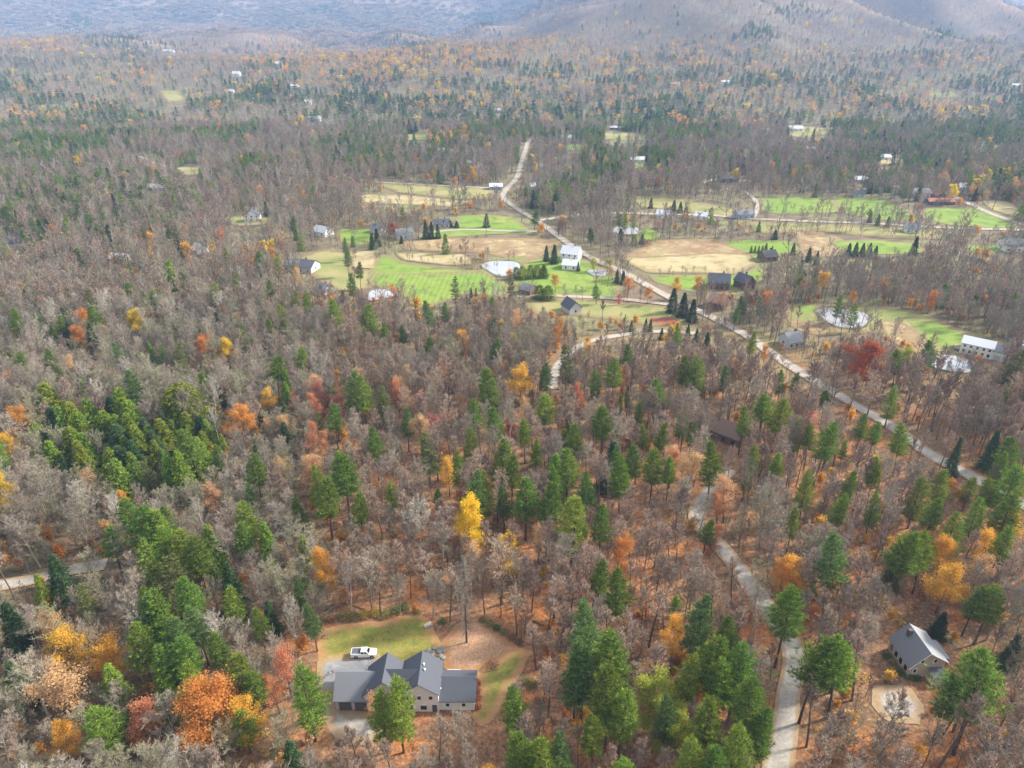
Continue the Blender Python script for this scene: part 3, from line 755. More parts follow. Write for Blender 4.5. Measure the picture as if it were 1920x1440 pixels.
def shrub_mesh(name, rng, colour, n=420, W=1.4, H=1.5, s=0.14, round_=True):
    v = rng.normal(size=(n, 3)); v /= np.linalg.norm(v, axis=1)[:, None]; r = rng.rand(n) ** 0.35
    c = v * r[:, None] * [W, W, H * 0.5]; c[:, 2] += H * 0.5
    lump = 1 + 0.22 * np.sin(4 * np.arctan2(v[:, 1], v[:, 0]) + 3 * v[:, 2]); c[:, :2] *= lump[:, None]
    b = MB(); b.quads(diamonds(c, s * rng.uniform(.7, 1.4, n), rng, 0.9))
    return b.mesh(name, SHRUBM[colour])

RG = np.random.RandomState(11)
SRC = {}      # kind -> list of [(partname, mesh)...]
HT = {}       # nominal height of each source
def reg(key, H, parts): SRC[key] = parts; HT[key] = H
# near, middle and far versions of each kind
for i, tn in enumerate(['green', 'green', 'bright', 'blue', 'green', 'olive', 'bright', 'lime']):
    reg(('pine', 0, i), 22, pine_meshes('pine', RG, 22, tn, 0, cb=(0.42, 0.30, 0.25, 0.38, 0.50, 0.25, 0.45, 0.35)[i], width=(0.17, 0.16, 0.19, 0.16, 0.2, 0.17, 0.155, 0.15)[i], irregular=(0.3, .35, .3, .4, .45, .35, .3, .35)[i]))
for i, tn in enumerate(['green', 'blue', 'bright', 'olive']):
    reg(('pine', 1, i), 20, pine_meshes('pine', RG, 20, tn, 1, cb=(0.3, 0.4, 0.35, 0.25)[i], width=0.17))
for i, tn in enumerate(['dark', 'blue', 'green']):
    reg(('pine', 2, i), 20, pine_meshes('pine', RG, 20, tn, 2, cb=0.25, width=0.18))
for i, tn in enumerate(['lime', 'bright', 'dark', 'green', 'lime']):
    reg(('hemlock', 0, i), 15, hemlock_meshes('hemlock', RG, 15, tn, 0, width=(0.24, 0.23, 0.22, 0.23, 0.33)[i], power=(0.8, .8, .8, .75, .42)[i]))
for i, tn in enumerate(['dark', 'green', 'bright']):
    reg(('hemlock', 1, i), 14, hemlock_meshes('hemlock', RG, 14, tn, 1, width=(0.2, 0.24, 0.27)[i], power=(.9, .7, .5)[i]))
for i, tn in enumerate(['dark', 'dark', 'blue']):
    reg(('hemlock', 2, i), 15, hemlock_meshes('hemlock', RG, 15, tn, 2, width=0.22))
for i, tn in enumerate(['grey', 'brown', 'grey', 'pale', 'brown', 'olive', 'grey', 'brown']):
    reg(('bare', 0, i), 17, bare_meshes('bare', RG, 17, tn, 0, fork=(0.38, 0.55, 0.25, 0.3, 0.6, 0.3, 0.45, 0.4)[i], spread=(0.28, 0.17, 0.36, 0.32, 0.15, 0.32, 0.22, 0.26)[i]))
for i, tn in enumerate(['grey', 'brown', 'grey', 'pale', 'olive', 'brown']):
    reg(('bare', 1, i), 16, bare_meshes('bare', RG, 16, tn, 1, fork=(0.35, 0.45, 0.25, 0.3, 0.3, 0.4)[i], spread=(0.3, 0.25, 0.34, 0.3, 0.33, 0.27)[i]))
for i, tn in enumerate(['grey', 'brown', 'grey', 'pale']):
    reg(('bare', 2, i), 15, bare_meshes('bare', RG, 15, tn, 2, fork=0.22, spread=0.5))
COLS = ['yellow', 'gold', 'orange', 'rust', 'coral', 'tan', 'pink', 'lime']
for i, c in enumerate(COLS):
    reg(('autumn', 0, i), 14, leafy_meshes('autumn', RG, 14, c, 0, spread=(0.30, 0.33, 0.36, 0.40, 0.24, 0.32, 0.28, 0.33)[i], fork=(0.25, 0.22, 0.2, 0.15, 0.2, 0.25, 0.25, 0.2)[i], dens=(1.2, .8, .8, 1.25, .45, .4, .5, .8)[i]))
    reg(('autumn', 1, i), 13, leafy_meshes('autumn', RG, 13, c, 1, spread=0.33, dens=(1.1, .7, .7, 1.1, .4, .35, .4, .7)[i]))
    reg(('autumn', 2, i), 13, leafy_meshes('autumn', RG, 13, c, 2, fork=.2, spread=0.5, dens=(1, .8, .8, 1, .7, .6, .7, .8)[i]))
reg(('larch', 0, 0), 27, larch_meshes('larch', RG, 27))

# ------------------------------------------------------------------ buildings
W_WHITE = mat('siding_white', (0.72, 0.72, 0.70), rough=0.7)
W_GREY = mat('siding_grey', (0.46, 0.46, 0.45), rough=0.8)
W_TAN = mat('siding_tan', (0.43, 0.375, 0.30), rough=0.8, noise=(2.0, (0.38, 0.33, 0.26)))
W_BROWN = mat('siding_brown', (0.17, 0.10, 0.07), rough=0.8)
W_BLUE = mat('siding_blue', (0.30, 0.38, 0.50), rough=0.8)
W_DARK = mat('siding_dark', (0.10, 0.09, 0.09), rough=0.8)
W_CREAM = mat('siding_cream', (0.62, 0.55, 0.42), rough=0.8)
R_SLATE = mat('shingles_slate', (0.095, 0.105, 0.125), rough=0.85, noise=(9.0, (0.075, 0.08, 0.10), 0.25), bump=0.4)
R_GREY = mat('shingles_grey', (0.20, 0.215, 0.235), rough=0.85, noise=(7.0, (0.16, 0.17, 0.19), 0.25), bump=0.4)
R_PALE = mat('metal_roof_pale', (0.55, 0.57, 0.60), rough=0.45)
R_BROWN = mat('shingles_brown', (0.16, 0.105, 0.08), rough=0.85, noise=(4.0, (0.22, 0.15, 0.11), 0.2))
R_RED = mat('barn_roof_red', (0.36, 0.13, 0.09), rough=0.8, noise=(2.0, (0.28, 0.11, 0.08), 0.2))
R_DARK = mat('shingles_dark', (0.06, 0.06, 0.07), rough=0.85)
TRIM = mat('white_trim', (0.78, 0.78, 0.76), rough=0.6)
GLASS = mat('window_glass', (0.015, 0.018, 0.022), rough=0.1, spec=0.8)
STONE = mat('field_stone', (0.30, 0.28, 0.26), rough=0.95, noise=(3, (0.18, 0.17, 0.16)), var=0.2)
WOOD = mat('weathered_wood', (0.36, 0.29, 0.22), rough=0.9, noise=(5, (0.26, 0.21, 0.16)))
BRICK = mat('chimney_brick', (0.20, 0.13, 0.11), rough=0.9, noise=(6, (0.12, 0.09, 0.08)))
METAL = mat('grey_metal', (0.45, 0.46, 0.47), rough=0.4, metallic=0.6)

def gable_wing(root, x0, x1, y0, y1, ze, zr, axis, wm, rm, oh=0.35, ridge=None, th=0.18, wall=True, z0=-0.6, label=None, ends=(True, True)):
    """one wing in local metres, ridge along 'x' or 'y'; ridge = its position across"""
    if axis == 'x':
        r = (y0 + y1) / 2 if ridge is None else ridge
        P = lambda a, b, c: (a, b, c); A0, A1, B0, B1 = x0, x1, y0, y1
    else:
        r = (x0 + x1) / 2 if ridge is None else ridge
        P = lambda a, b, c: (b, a, c); A0, A1, B0, B1 = y0, y1, x0, x1
    out_ = []
    if wall:
        b = MB(); v = []
        for a in (A0, A1): v += [P(a, B0, z0), P(a, B1, z0), P(a, B1, ze - .05), P(a, r, zr - .12), P(a, B0, ze - .05)]
        f = [(0, 1, 2, 3, 4), (9, 8, 7, 6, 5), (0, 5, 6, 1), (1, 6, 7, 2), (0, 4, 9, 5)]
        b.add(v, f); o = b.build('wall', wm, root); out_.append(o)
    rb = MB(); a0, a1 = A0 - oh, A1 + oh
    s0 = (zr - ze) / max(.1, r - B0); s1 = (zr - ze) / max(.1, B1 - r)
    e0 = (B0 - oh, ze - oh * s0); e1 = (B1 + oh, ze - oh * s1)
    # one closed roof solid: ridge, two eaves, thickness
    v = []
    for a in (a0, a1):
        v += [P(a, e0[0], e0[1]), P(a, r, zr), P(a, e1[0], e1[1]), P(a, e1[0], e1[1] + th), P(a, r, zr + th), P(a, e0[0], e0[1] + th)]
    f = [(0, 1, 4, 5), (1, 2, 3, 4), (11, 10, 7, 6), (10, 9, 8, 7), (5, 4, 10, 11), (4, 3, 9, 10), (0, 6, 7, 1), (1, 7, 8, 2), (0, 5, 11, 6), (2, 8, 9, 3)]
    rb.add(v, f); ro = rb.build('roof', rm, root)
    if label: ro['label'] = label
    return ro
def window(root, c, w, hgt, nx, ny, frame=True, fm=None, name='window'):
    """window facing the local direction (nx, ny) at c"""
    rz = math.atan2(ny, nx) + math.pi / 2
    if frame:
        b = MB(); b.box((c[0] + nx * .03, c[1] + ny * .03, c[2]), (w + .28, .08, hgt + .28), rz); o = b.build(name, fm or TRIM, root)
        b = MB(); b.box((c[0] + nx * .06, c[1] + ny * .06, c[2]), (w, .07, hgt), rz); p = b.build('pane', GLASS, o)
    else:
        b = MB(); b.box((c[0] + nx * .03, c[1] + ny * .03, c[2]), (w, .08, hgt), rz); o = b.build(name, GLASS, root)
    return o

# ---- the grey-roofed house with the pickup truck
hr = empty('house', (-22.5, 106.5, 0), 0, 'rambling pale grey house with slate roofs in four joined wings beside the pickup truck', 'house')
def L_(x, y): return x + 0.0 + 22.5, y - 106.5
def WG(x0, x1, y0, y1, *a, **k):
    ridge = k.pop('ridge', None)
    if ridge is not None: ridge = ridge - 106.5 if a[2] == 'x' else ridge + 22.5
    return gable_wing(hr, x0 + 22.5, x1 + 22.5, y0 - 106.5, y1 - 106.5, *a, ridge=ridge, **k)
WG(-37.3, -27.6, 102.7, 110.6, 3.1, 6.4, 'x', W_GREY, R_GREY, ridge=107.0, label='flat grey roof of the garage wing')
WG(-31.2, -22.6, 102.9, 110.2, 4.3, 8.4, 'y', W_GREY, R_SLATE, ridge=-26.9, oh=0.3)
WG(-27.2, -19.2, 102.6, 109.6, 4.2, 8.25, 'x', W_GREY, R_SLATE, ridge=106.1, oh=0.3)
WG(-23.3, -15.4, 102.3, 110.5, 5.5, 8.4, 'y', W_WHITE, R_SLATE, ridge=-19.4, oh=0.4)
WG(-15.7, -7.9, 102.7, 110.3, 3.0, 5.45, 'x', W_WHITE, R_SLATE, ridge=106.6, oh=0.35)
for (x, z) in ((-21.9, 4.3), (-19.4, 4.3), (-17.0, 4.3)): window(hr, (x + 22.5, 102.3 - 106.5, z), .75, .95, 0, -1)
for (x, z) in ((-21.5, 1.5), (-18.6, 1.4)): window(hr, (x + 22.5, 102.3 - 106.5, z), 1.3, 1.2, 0, -1)
for x in (-13.6, -10.2): window(hr, (x + 22.5, 102.7 - 106.5, 1.7), .7, .9, 0, -1)
b = MB(); b.box((6.2, -4.25, 1.05), (1.0, .1, 2.1)); b.build('door', W_DARK, hr)
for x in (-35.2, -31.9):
    b = MB(); b.box((x + 22.5, -3.86, 1.2), (2.6, .12, 2.3)); d_ = b.build('garage_door', W_DARK, hr)  # near-black slab; the shade of the garage front is put into its colour
    d_['label'] = 'garage door opening with its shade painted in dark'
window(hr, (-37.3 + 22.5, -.5, 1.7), .8, 1.1, -1, 0)
def vent(root, x, y, z):
    b = MB(); b.tube((x, y, z - .3), (x, y, z + .45), .13, .13, 8, True); b.tube((x, y, z + .45), (x, y, z + .6), .26, .05, 8, True); b.build('roof_vent', TRIM, root)
vent(hr, -18.75 + 22.5, .9, 8.1); vent(hr, -18.45 + 22.5, -.35, 7.9); vent(hr, -15.2 + 22.5, -2.0, 4.1)
b = MB(); b.box((-7.65 + 22.5, .1, 2.6), (.5, .9, 5.9)); b.build('chimney', BRICK, hr)
b = MB()
for i in range(9): b.box((-14.2 + i * .33 + 22.5 - .2, 5.6, .9), (.07, .07, .9))
b.box((-12.9 + 22.5, 5.6, 1.35), (3.0, .1, .08)); b.build('railing', TRIM, hr)

# ---- the tan gabled house at lower right
tr_ = empty('house', (91.2, 115.2, 0), math.radians(3), 'tan two storey house with grey gabled roof among pines at lower right', 'house')
b = MB(); v = []
for y in (-4.0, 4.2): v += [(-3.6, y, -.6), (4.2, y, -.6), (4.2, y, 4.8), (-.1, y, 7.4), (-3.6, y, 3.6)]
b.add(v, [(0, 1, 2, 3, 4), (9, 8, 7, 6, 5), (0, 5, 6, 1), (1, 6, 7, 2), (0, 4, 9, 5)]); b.build('wall', W_TAN, tr_)
b = MB(); b.slab([(-3.95, -4.35, 3.3), (-.1, -4.35, 7.62), (-.1, 4.5, 7.62), (-3.95, 4.5, 3.3)], .16); b.build('roof', R_GREY, tr_)['label'] = 'steep grey west roof slope'
b = MB(); b.slab([(-.1, -4.35, 7.64), (4.55, -4.35, 4.78), (4.55, 4.5, 4.78), (-.1, 4.5, 7.64)], .16); b.build('roof', mat('shingles_sunlit_paint', (0.27, 0.28, 0.29), rough=0.9, noise=(6, (0.23, 0.24, 0.25))), tr_)['label'] = 'shallow grey east roof slope with sunlight painted in paler'  # paler copy of the grey shingles; the slope's sunlight is put into the colour
for (x0, z0_, x1, z1) in ((-4.0, 3.1, -.1, 7.47), (-.1, 7.47, 4.6, 4.6)):
    b = MB(); b.slab([(x0, -4.42, z0_ + .14), (x1, -4.42, z1 + .14), (x1, -4.36, z1 + .14), (x0, -4.36, z0_ + .14)], .24); b.build('rake_board', TRIM, tr_)
for (x, z) in ((-1.2, 5.0), (1.7, 5.0), (-2.3, 2.2), (3.0, 2.2)): window(tr_, (x, -4.0, z), .65, 1.05, 0, -1)
for y in (-2.8, -.9, 1.0, 2.9): window(tr_, (-3.6, y, 1.9), 1.15, 1.5, -1, 0)
b = MB(); b.box((-1.1, 2.3, 7.0), (.9, .8, 1.9)); b.build('chimney', W_DARK, tr_)
b = MB(); b.slab([(4.2, -1.5, 3.0), (7.4, -1.5, 2.4), (7.4, 4.0, 2.4), (4.2, 4.0, 3.0)], .15); b.box((7.2, 1.2, 1.1), (.12, 5.0, 2.4)); b.build('side_porch', mat('porch_grey', (.33, .33, .34), noise=(5, (.26, .26, .27))), tr_)
b = MB(); b.slab([(.4, -6.6, 2.5), (3.6, -6.6, 2.5), (3.6, -4.0, 3.1), (.4, -4.0, 3.1)], .12); b.build('porch_roof', R_SLATE, tr_)
for x in (.6, 3.4):
    b = MB(); b.box((x, -6.4, 1.2), (.16, .16, 2.5)); b.build('porch_post', TRIM, tr_)
b = MB(); b.box((2.0, -5.2, .2), (3.2, 2.4, .35)); b.box((2.0, -6.7, .05), (1.6, .6, .3)); b.build('steps', WOOD, tr_)
CLEAR.append((np.array([(1660, 1200), (1712, 1165), (1780, 1200), (1792, 1285), (1740, 1290), (1695, 1255)], float), .93))
CLEAR.append((np.array([(618, 1258), (640, 1225), (725, 1215), (850, 1220), (895, 1255), (898, 1335), (618, 1335)], float), .97))

# ---- the farther houses: px, py of the foot, width in photo px, depth m, turn deg, eave m, ridge m, ridge axis
HL = [(472, 416, 28, 8, 8, 4.6, 8.6, 'y', W_WHITE, R_SLATE, 3, 'white gabled house with four dark windows in a clearing in the left woods'),
 (604, 443, 30, 9, -30, 3.2, 6.2, 'x', W_WHITE, R_PALE, 2, 'white cottage with pale roof left of the small green field'),
 (563, 510, 58, 11, -14, 3.4, 6.4, 'x', W_GREY, R_SLATE, 4, 'long low house with dark roof beside the dull green meadow'),
 (605, 552, 26, 8, -25, 2.6, 5.2, 'x', W_GREY, R_GREY, 2, 'small grey shed-like house under the tan orange tree'),
 (1072, 490, 34, 10, -20, 4.8, 8.4, 'x', W_WHITE, R_PALE, 3, 'white farmhouse with pale grey roof beside the gravel road'),
 (1071, 506, 30, 8, -15, 3.0, 5.4, 'x', W_WHITE, R_PALE, 2, 'white barn with pale roof in front of the farmhouse'),
 (991, 553, 24, 8, -35, 2.8, 5.2, 'x', W_BROWN, R_GREY, 0, 'small brown shed with grey roof beside the round evergreens'),
 (757, 449, 32, 9, 20, 3.4, 6.6, 'x', W_GREY, R_GREY, 1, 'grey roofed farmhouse right of the dome shaped rust tree'),
 (709, 438, 24, 7, -35, 3.0, 5.6, 'x', W_GREY, R_GREY, 1, 'grey roofed barn behind the conifers by the small green field'),
 (828, 427, 30, 8, 5, 3.0, 5.6, 'x', W_GREY, R_SLATE, 3, 'grey house below the dark clipped hedge'),
 (1072, 588, 26, 9, 25, 3.0, 6.4, 'y', W_GREY, R_SLATE, 1, 'steep grey gable peeping over the bare trees below the lane'),
 (1350, 543, 38, 9, -12, 4.0, 8.0, 'x', W_BROWN, R_SLATE, 4, 'large dark roofed house behind the vivid orange maple'),
 (1398, 543, 24, 9, 30, 4.0, 7.6, 'y', W_BROWN, R_SLATE, 2, 'dark gabled house at the right end of the large one'),
 (1351, 580, 30, 10, -35, 3.4, 7.0, 'x', W_BROWN, mat('shingles_rust', (0.30, 0.19, 0.15), noise=(3, (.24, .15, .12))), 2, 'red brown roofed barn house beside the road'),
 (1488, 652, 34, 9, 12, 3.0, 6.2, 'x', W_GREY, R_GREY, 3, 'grey roofed house in the woods left of the rust red maple'),
 (1246, 410, 26, 8, -20, 3.2, 5.8, 'x', W_WHITE, R_PALE, 2, 'white house on the cross road under the tan field'),
 (1318, 413, 24, 8, -25, 3.0, 5.4, 'x', W_WHITE, R_PALE, 2, 'white house with pale roof right of the dark roadside pines'),
 (1396, 410, 34, 9, 10, 3.4, 6.0, 'x', W_BLUE, R_GREY, 3, 'blue-grey house on the cross road'),
 (1713, 437, 26, 9, -20, 3.2, 6.2, 'x', W_WHITE, R_GREY, 2, 'grey roofed house among bare trees below the cross road'),
 (1442, 490, 28, 9, 15, 3.0, 6.0, 'x', W_BROWN, R_DARK, 2, 'dark house right of the hay field'),
 (1904, 472, 40, 11, -5, 4.5, 7.4, 'x', W_WHITE, R_SLATE, 4, 'white house with dark roof at the right border'),
 (1365, 342, 34, 10, 5, 3.2, 5.6, 'x', W_DARK, R_DARK, 3, 'long black roofed house in the bare woods right of centre'),
 (1726, 371, 34, 11, 0, 4.0, 7.0, 'x', W_GREY, R_GREY, 3, 'grey farm building left of the red barn'),
 (1765, 384, 48, 9, -2, 2.6, 4.6, 'x', W_DARK, R_RED, 0, 'long low barn with red roof above the bright green meadow'),
 (1763, 374, 16, 14, 0, 3.4, 6.6, 'y', W_BROWN, R_RED, 0, 'red roofed cross wing barn behind the long red barn'),
 (1812, 361, 24, 9, -15, 4.0, 7.4, 'x', W_WHITE, R_PALE, 2, 'white farmhouse right of the red barn'),
 (1612, 370, 20, 8, -10, 3.0, 5.4, 'x', W_GREY, R_SLATE, 2, 'small grey house near the pines under the farm road'),
 (1614, 343, 26, 8, -5, 3.0, 5.2, 'x', W_GREY, R_PALE, 1, 'pale roofed house beside the farm road loop'),
 (1194, 305, 30, 8, 0, 3.2, 5.6, 'x', W_WHITE, R_PALE, 3, 'white house in front of the dark pine block'),
 (1066, 265, 26, 9, 5, 4.2, 7.2, 'x', W_WHITE, R_PALE, 3, 'white house right of the far road bend'),
 (831, 287, 18, 8, 0, 3.0, 5.0, 'x', W_WHITE, R_PALE, 3, 'small white house in the woods left of the far road'),
 (876, 312, 16, 8, 20, 3.0, 5.6, 'x', W_CREAM, R_PALE, 1, 'cream house in the woods left of the far road'),
 (850, 346, 14, 7, 0, 3.2, 5.4, 'x', W_CREAM, R_BROWN, 1, 'small cream house behind the long meadow'),
 (930, 356, 24, 8, 0, 3.0, 5.0, 'x', W_BLUE, R_PALE, 2, 'pale blue house at the road junction'),
 (1012, 318, 16, 8, 0, 2.8, 4.8, 'x', W_GREY, R_GREY, 1, 'grey roofed cabin right of the far road'),
 (998, 357, 14, 8, 30, 3.4, 6.0, 'x', W_WHITE, R_PALE, 1, 'white house hidden by trees right of the junction'),
 (775, 248, 16, 8, 10, 3.0, 5.4, 'x', W_DARK, R_DARK, 1, 'dark cabin above a small far lawn'),
 (292, 360, 30, 9, 15, 3.6, 6.4, 'x', W_WHITE, R_PALE, 3, 'white house among pines in the upper left woods'),
 (28, 466, 52, 14, 20, 3.6, 7.0, 'x', W_GREY, R_DARK, 3, 'large dark roofed house at the left border'),
 (222, 492, 34, 8, -8, 2.6, 4.8, 'x', W_CREAM, R_PALE, 0, 'cream roofed low building half hidden in the left woods'),
 (372, 476, 20, 8, -35, 3.0, 5.8, 'x', W_WHITE, R_PALE, 1, 'white barn left of the compact yellow tree'),
 (1492, 246, 26, 10, 0, 3.6, 6.4, 'x', W_WHITE, R_PALE, 3, 'white house beside the upper right lawn'),
 (1592, 242, 36, 9, 0, 3.0, 5.0, 'x', W_GREY, R_PALE, 2, 'long pale roofed house right of the upper lawn'),
 (1660, 300, 20, 9, 0, 3.0, 5.0, 'x', W_WHITE, R_PALE, 1, 'white roofed house on the small far hay patch'),
 (1520, 284, 18, 8, 0, 2.8, 4.8, 'x', W_WHITE, R_PALE, 1, 'small white house below the upper right lawn'),
 (1435, 248, 14, 8, 0, 2.8, 4.8, 'x', W_BLUE, R_PALE, 1, 'tiny blue-grey house left of the upper lawn'),
 (1157, 243, 26, 8, 0, 2.6, 4.4, 'x', W_BROWN, R_PALE, 0, 'low brown building behind the far lawn'),
 (1360, 158, 16, 9, 0, 3, 5, 'x', W_WHITE, R_PALE, 1, 'tiny white house far up on the right slope'),
 (1905, 164, 14, 10, 0, 3, 5, 'x', W_WHITE, R_PALE, 1, 'tiny white house near the upper right border'),
 (70, 68, 14, 12, 0, 4, 7, 'x', W_WHITE, R_PALE, 1, 'white house high on the left slope'),
 (315, 98, 20, 12, 0, 3, 5, 'x', W_WHITE, R_PALE, 1, 'long pale house below the left mountain'),
 (443, 143, 14, 10, 0, 4, 7, 'x', W_WHITE, R_PALE, 1, 'white house on the far left slope, left of two others'),
 (522, 124, 14, 10, 0, 4, 7, 'x', W_WHITE, R_PALE, 1, 'white house on the far slope among golden trees'),
 (552, 165, 14, 9, 0, 3, 5, 'x', W_WHITE, R_PALE, 1, 'pale house on the far slope under the golden trees'),
 (430, 175, 16, 9, 0, 3, 5, 'x', W_WHITE, R_PALE, 1, 'pale house below the far left white house'),
 (590, 228, 22, 9, 0, 3, 5.4, 'x', W_WHITE, R_PALE, 1, 'white house above the dark pines left of centre'),
 (577, 196, 14, 9, 0, 3, 5.4, 'x', W_WHITE, R_PALE, 1, 'pale house beside a small far lawn'),
 (936, 212, 16, 9, 0, 3, 5, 'x', W_GREY, R_PALE, 1, 'low pale house in the far dark pines'),
 (1051, 146, 12, 9, 0, 3, 5, 'x', W_DARK, R_PALE, 1, 'tiny dark house under the mountain'),
 (1265, 162, 20, 9, 0, 3, 5, 'x', W_WHITE, R_PALE, 1, 'pale house on the far slope right of centre'),
 (1920, 656, 20, 8, 0, 2.6, 4.2, 'x', W_WHITE, R_PALE, 0, 'white outbuilding cut by the right border beside the long white house')]
for (px, py, wp, dep, rz, ze, zr, ax, wm, rm, nw, lb) in HL:
    g = G(px, py); s = (g[1] * CP - (g[2] - HC) * SP) / F
    wd = wp * s / (abs(math.cos(math.radians(rz))) + 0.25 * abs(math.sin(math.radians(rz))) * dep / max(dep, wp * s))
    kz = 1.0 if py > 230 else 1.3
    e = empty('house', (g[0], g[1] + dep * .4, g[2]), math.radians(rz), lb, 'house' if 'barn' not in lb and 'shed with' not in lb else 'barn')
    x0, x1, y0, y1 = -wd / 2, wd / 2, -dep / 2, dep / 2
    gable_wing(e, x0, x1, y0, y1, ze * kz, zr * kz, ax, wm, rm, oh=.4, z0=-1.5)
    ww, hh = (.9, 1.2) if py > 300 else (1.4, 1.6)
    for i in range(nw):
        xx = x0 + wd * (i + .5) / nw
        window(e, (xx, y0, 1.5), ww, hh, 0, -1, False)
        if ze >= 4: window(e, (xx, y0, 3.9), ww, hh, 0, -1, False)
    if nw > 1: window(e, (x1, 0, 1.6), ww, hh, 1, 0, False); window(e, (x0, 0, 1.6), ww, hh, -1, 0, False)
    if nw > 1 and py > 300:
        b = MB(); b.box((wd * .18, .6, zr * kz + .3), (.8, .8, 1.8)); b.build('chimney', BRICK, e)
    t_ = zr * kz / s * .8; hw = wp / 2
    CLEAR.append((np.array([(px - hw, py - t_ * .85), (px + hw, py - t_ * .85), (px + hw, py - 1), (px - hw, py - 1)]), .85))
# windmill-like vane of the gabled house and its spire
# ---- long white house beside the lower pond
g = G(1846, 661)
e = empty('house', (206.5, 282.5, hz(206, 282)), math.radians(-38), 'long white two part house with grey metal roofs beside the lower right pond', 'house')
gable_wing(e, -9, 3, -4.2, 4.2, 4.8, 6.8, 'x', W_WHITE, R_PALE, z0=-1.5)
gable_wing(e, 3.05, 10.5, -4.0, 4.6, 4.0, 6.4, 'x', W_WHITE, R_GREY, z0=-1.5)
for x in (-7.6, -5.2, -2.8, -.4, 1.8):
    window(e, (x, -4.2, 3.7), .9, 1.0, 0, -1, False); window(e, (x, -4.2, 1.3), 1.0, 1.4, 0, -1, False)
for x in (5.0, 8.3):
    b = MB(); b.box((x, -4.05, 1.2), (2.6, .12, 2.3)); b.build('garage_door', W_GREY, e)
window(e, (10.5, 0, 2.4), 1, 1.2, 1, 0, False)
b = MB(); b.slab([(-12, -3, 1.0), (-9, -3, 1.0), (-9, 3, 1.0), (-12, 3, 1.0)], .2); b.box((-11.9, 0, 1.4), (.1, 6, .8)); b.build('deck', WOOD, e)
CLEAR.append((np.array([(1806, 640), (1830, 622), (1890, 655), (1880, 676), (1850, 674)], float), .97))
# ---- the long brown cabin
g = G(1345, 812)
e = empty('house', (g[0], g[1], g[2]), math.radians(-43), 'long brown roofed cabin with stepped ridge sunk in the trees above the driveway', 'house')
gable_wing(e, -11, -2, -4, 4, 3.0, 5.6, 'x', W_BROWN, R_BROWN, z0=-1.5)
gable_wing(e, -2, 10, -4.6, 4.6, 3.2, 6.3, 'x', W_BROWN, R_BROWN, z0=-1.5)
for x in (-8, -4.5, 1, 4.5, 8): window(e, (x, -4.0 if x < -2 else -4.6, 1.5), 1.2, 1.3, 0, -1, False)
b = MB(); b.box((-10.4, 1.2, 5.4), (.7, .7, 1.8)); b.build('chimney', TRIM, e)
CLEAR.append((np.array([(1310, 785), (1325, 778), (1350, 792), (1392, 822), (1380, 835), (1345, 818)], float), .9))

# ---- white pickup truck
PAINT = mat('white_car_paint', (0.80, 0.80, 0.80), rough=0.25, spec=0.6); TYRE = mat('tyre_rubber', (0.02, 0.02, 0.02), rough=0.9); BEDM = mat('bed_liner', (0.10, 0.11, 0.13), rough=0.6); CHROME = mat('chrome', (.55, .55, .57), rough=.25, metallic=.9)
tk = empty('pickup_truck', (-34.0, 117.2, 0.13), math.radians(2), 'white crew cab pickup truck with dark open bed parked on the paved pad', 'pickup truck')
def arch(cx, r, n=7): return [(cx - r * math.cos(math.pi * i / n), .42 + r * math.sin(math.pi * i / n)) for i in range(n + 1)]
prof = [(-2.9, .5)] + arch(-1.75, .5) + arch(1.85, .5) + [(2.75, .45), (2.85, .75), (2.8, 1.1), (1.35, 1.28), (-.75, 1.3), (-.75, 1.32), (-2.85, 1.32)]
b = MB(); n_ = len(prof)
v = [(x, -.98, z) for x, z in prof] + [(x, .98, z) for x, z in prof]
b.add(v, [tuple(range(n_)), tuple(range(2 * n_ - 1, n_ - 1, -1))] + [(i, n_ + i, n_ + (i + 1) % n_, (i + 1) % n_) for i in range(n_ - 2)]); bo = b.build('body', PAINT, tk)
b = MB(); b.box((-1.8, 0, 1.345), (1.98, 1.7, .05)); b.build('bed', BEDM, tk)
b = MB()
for s in (-1, 1): b.box((-1.8, s * .93, 1.4), (2.1, .12, .18))
b.box((-2.84, 0, 1.4), (.1, 1.75, .18)); b.build('bed_rail', PAINT, tk)
def cabv(k, z0, z1): return [(-.78 - k, -.92 - k, z0), (1.4 + k, -.92 - k, z0), (1.4 + k, .92 + k, z0), (-.78 - k, .92 + k, z0), (-.6 - k, -.74 - k, z1), (.72 + k, -.74 - k, z1), (.72 + k, .74 + k, z1), (-.6 - k, .74 + k, z1)]
bf = [(3, 2, 1, 0), (4, 5, 6, 7), (0, 1, 5, 4), (1, 2, 6, 5), (2, 3, 7, 6), (3, 0, 4, 7)]
b = MB(); b.add(cabv(0, 1.27, 1.92), bf); b.build('cab', PAINT, tk)
def lerp(p, q, t): return tuple(p[i] + (q[i] - p[i]) * t for i in range(3))
cv = cabv(.015, 1.27, 1.92)
def pane(nm, ids, u0, u1, v0, v1):
    a, b_, c, d = [cv[i] for i in ids]
    q = [lerp(lerp(a, b_, u), lerp(d, c, u), w_) for u, w_ in ((u0, v0), (u1, v0), (u1, v1), (u0, v1))]
    m = MB(); m.add(q, [(0, 1, 2, 3)]); m.build(nm, GLASS, tk)
pane('windshield', (1, 2, 6, 5), .08, .92, .1, .9); pane('rear_window', (3, 0, 4, 7), .12, .88, .25, .88)
for ids in ((0, 1, 5, 4), (2, 3, 7, 6)):
    pane('side_window', ids, .08, .46, .2, .88); pane('side_window', ids, .52, .84, .2, .88)
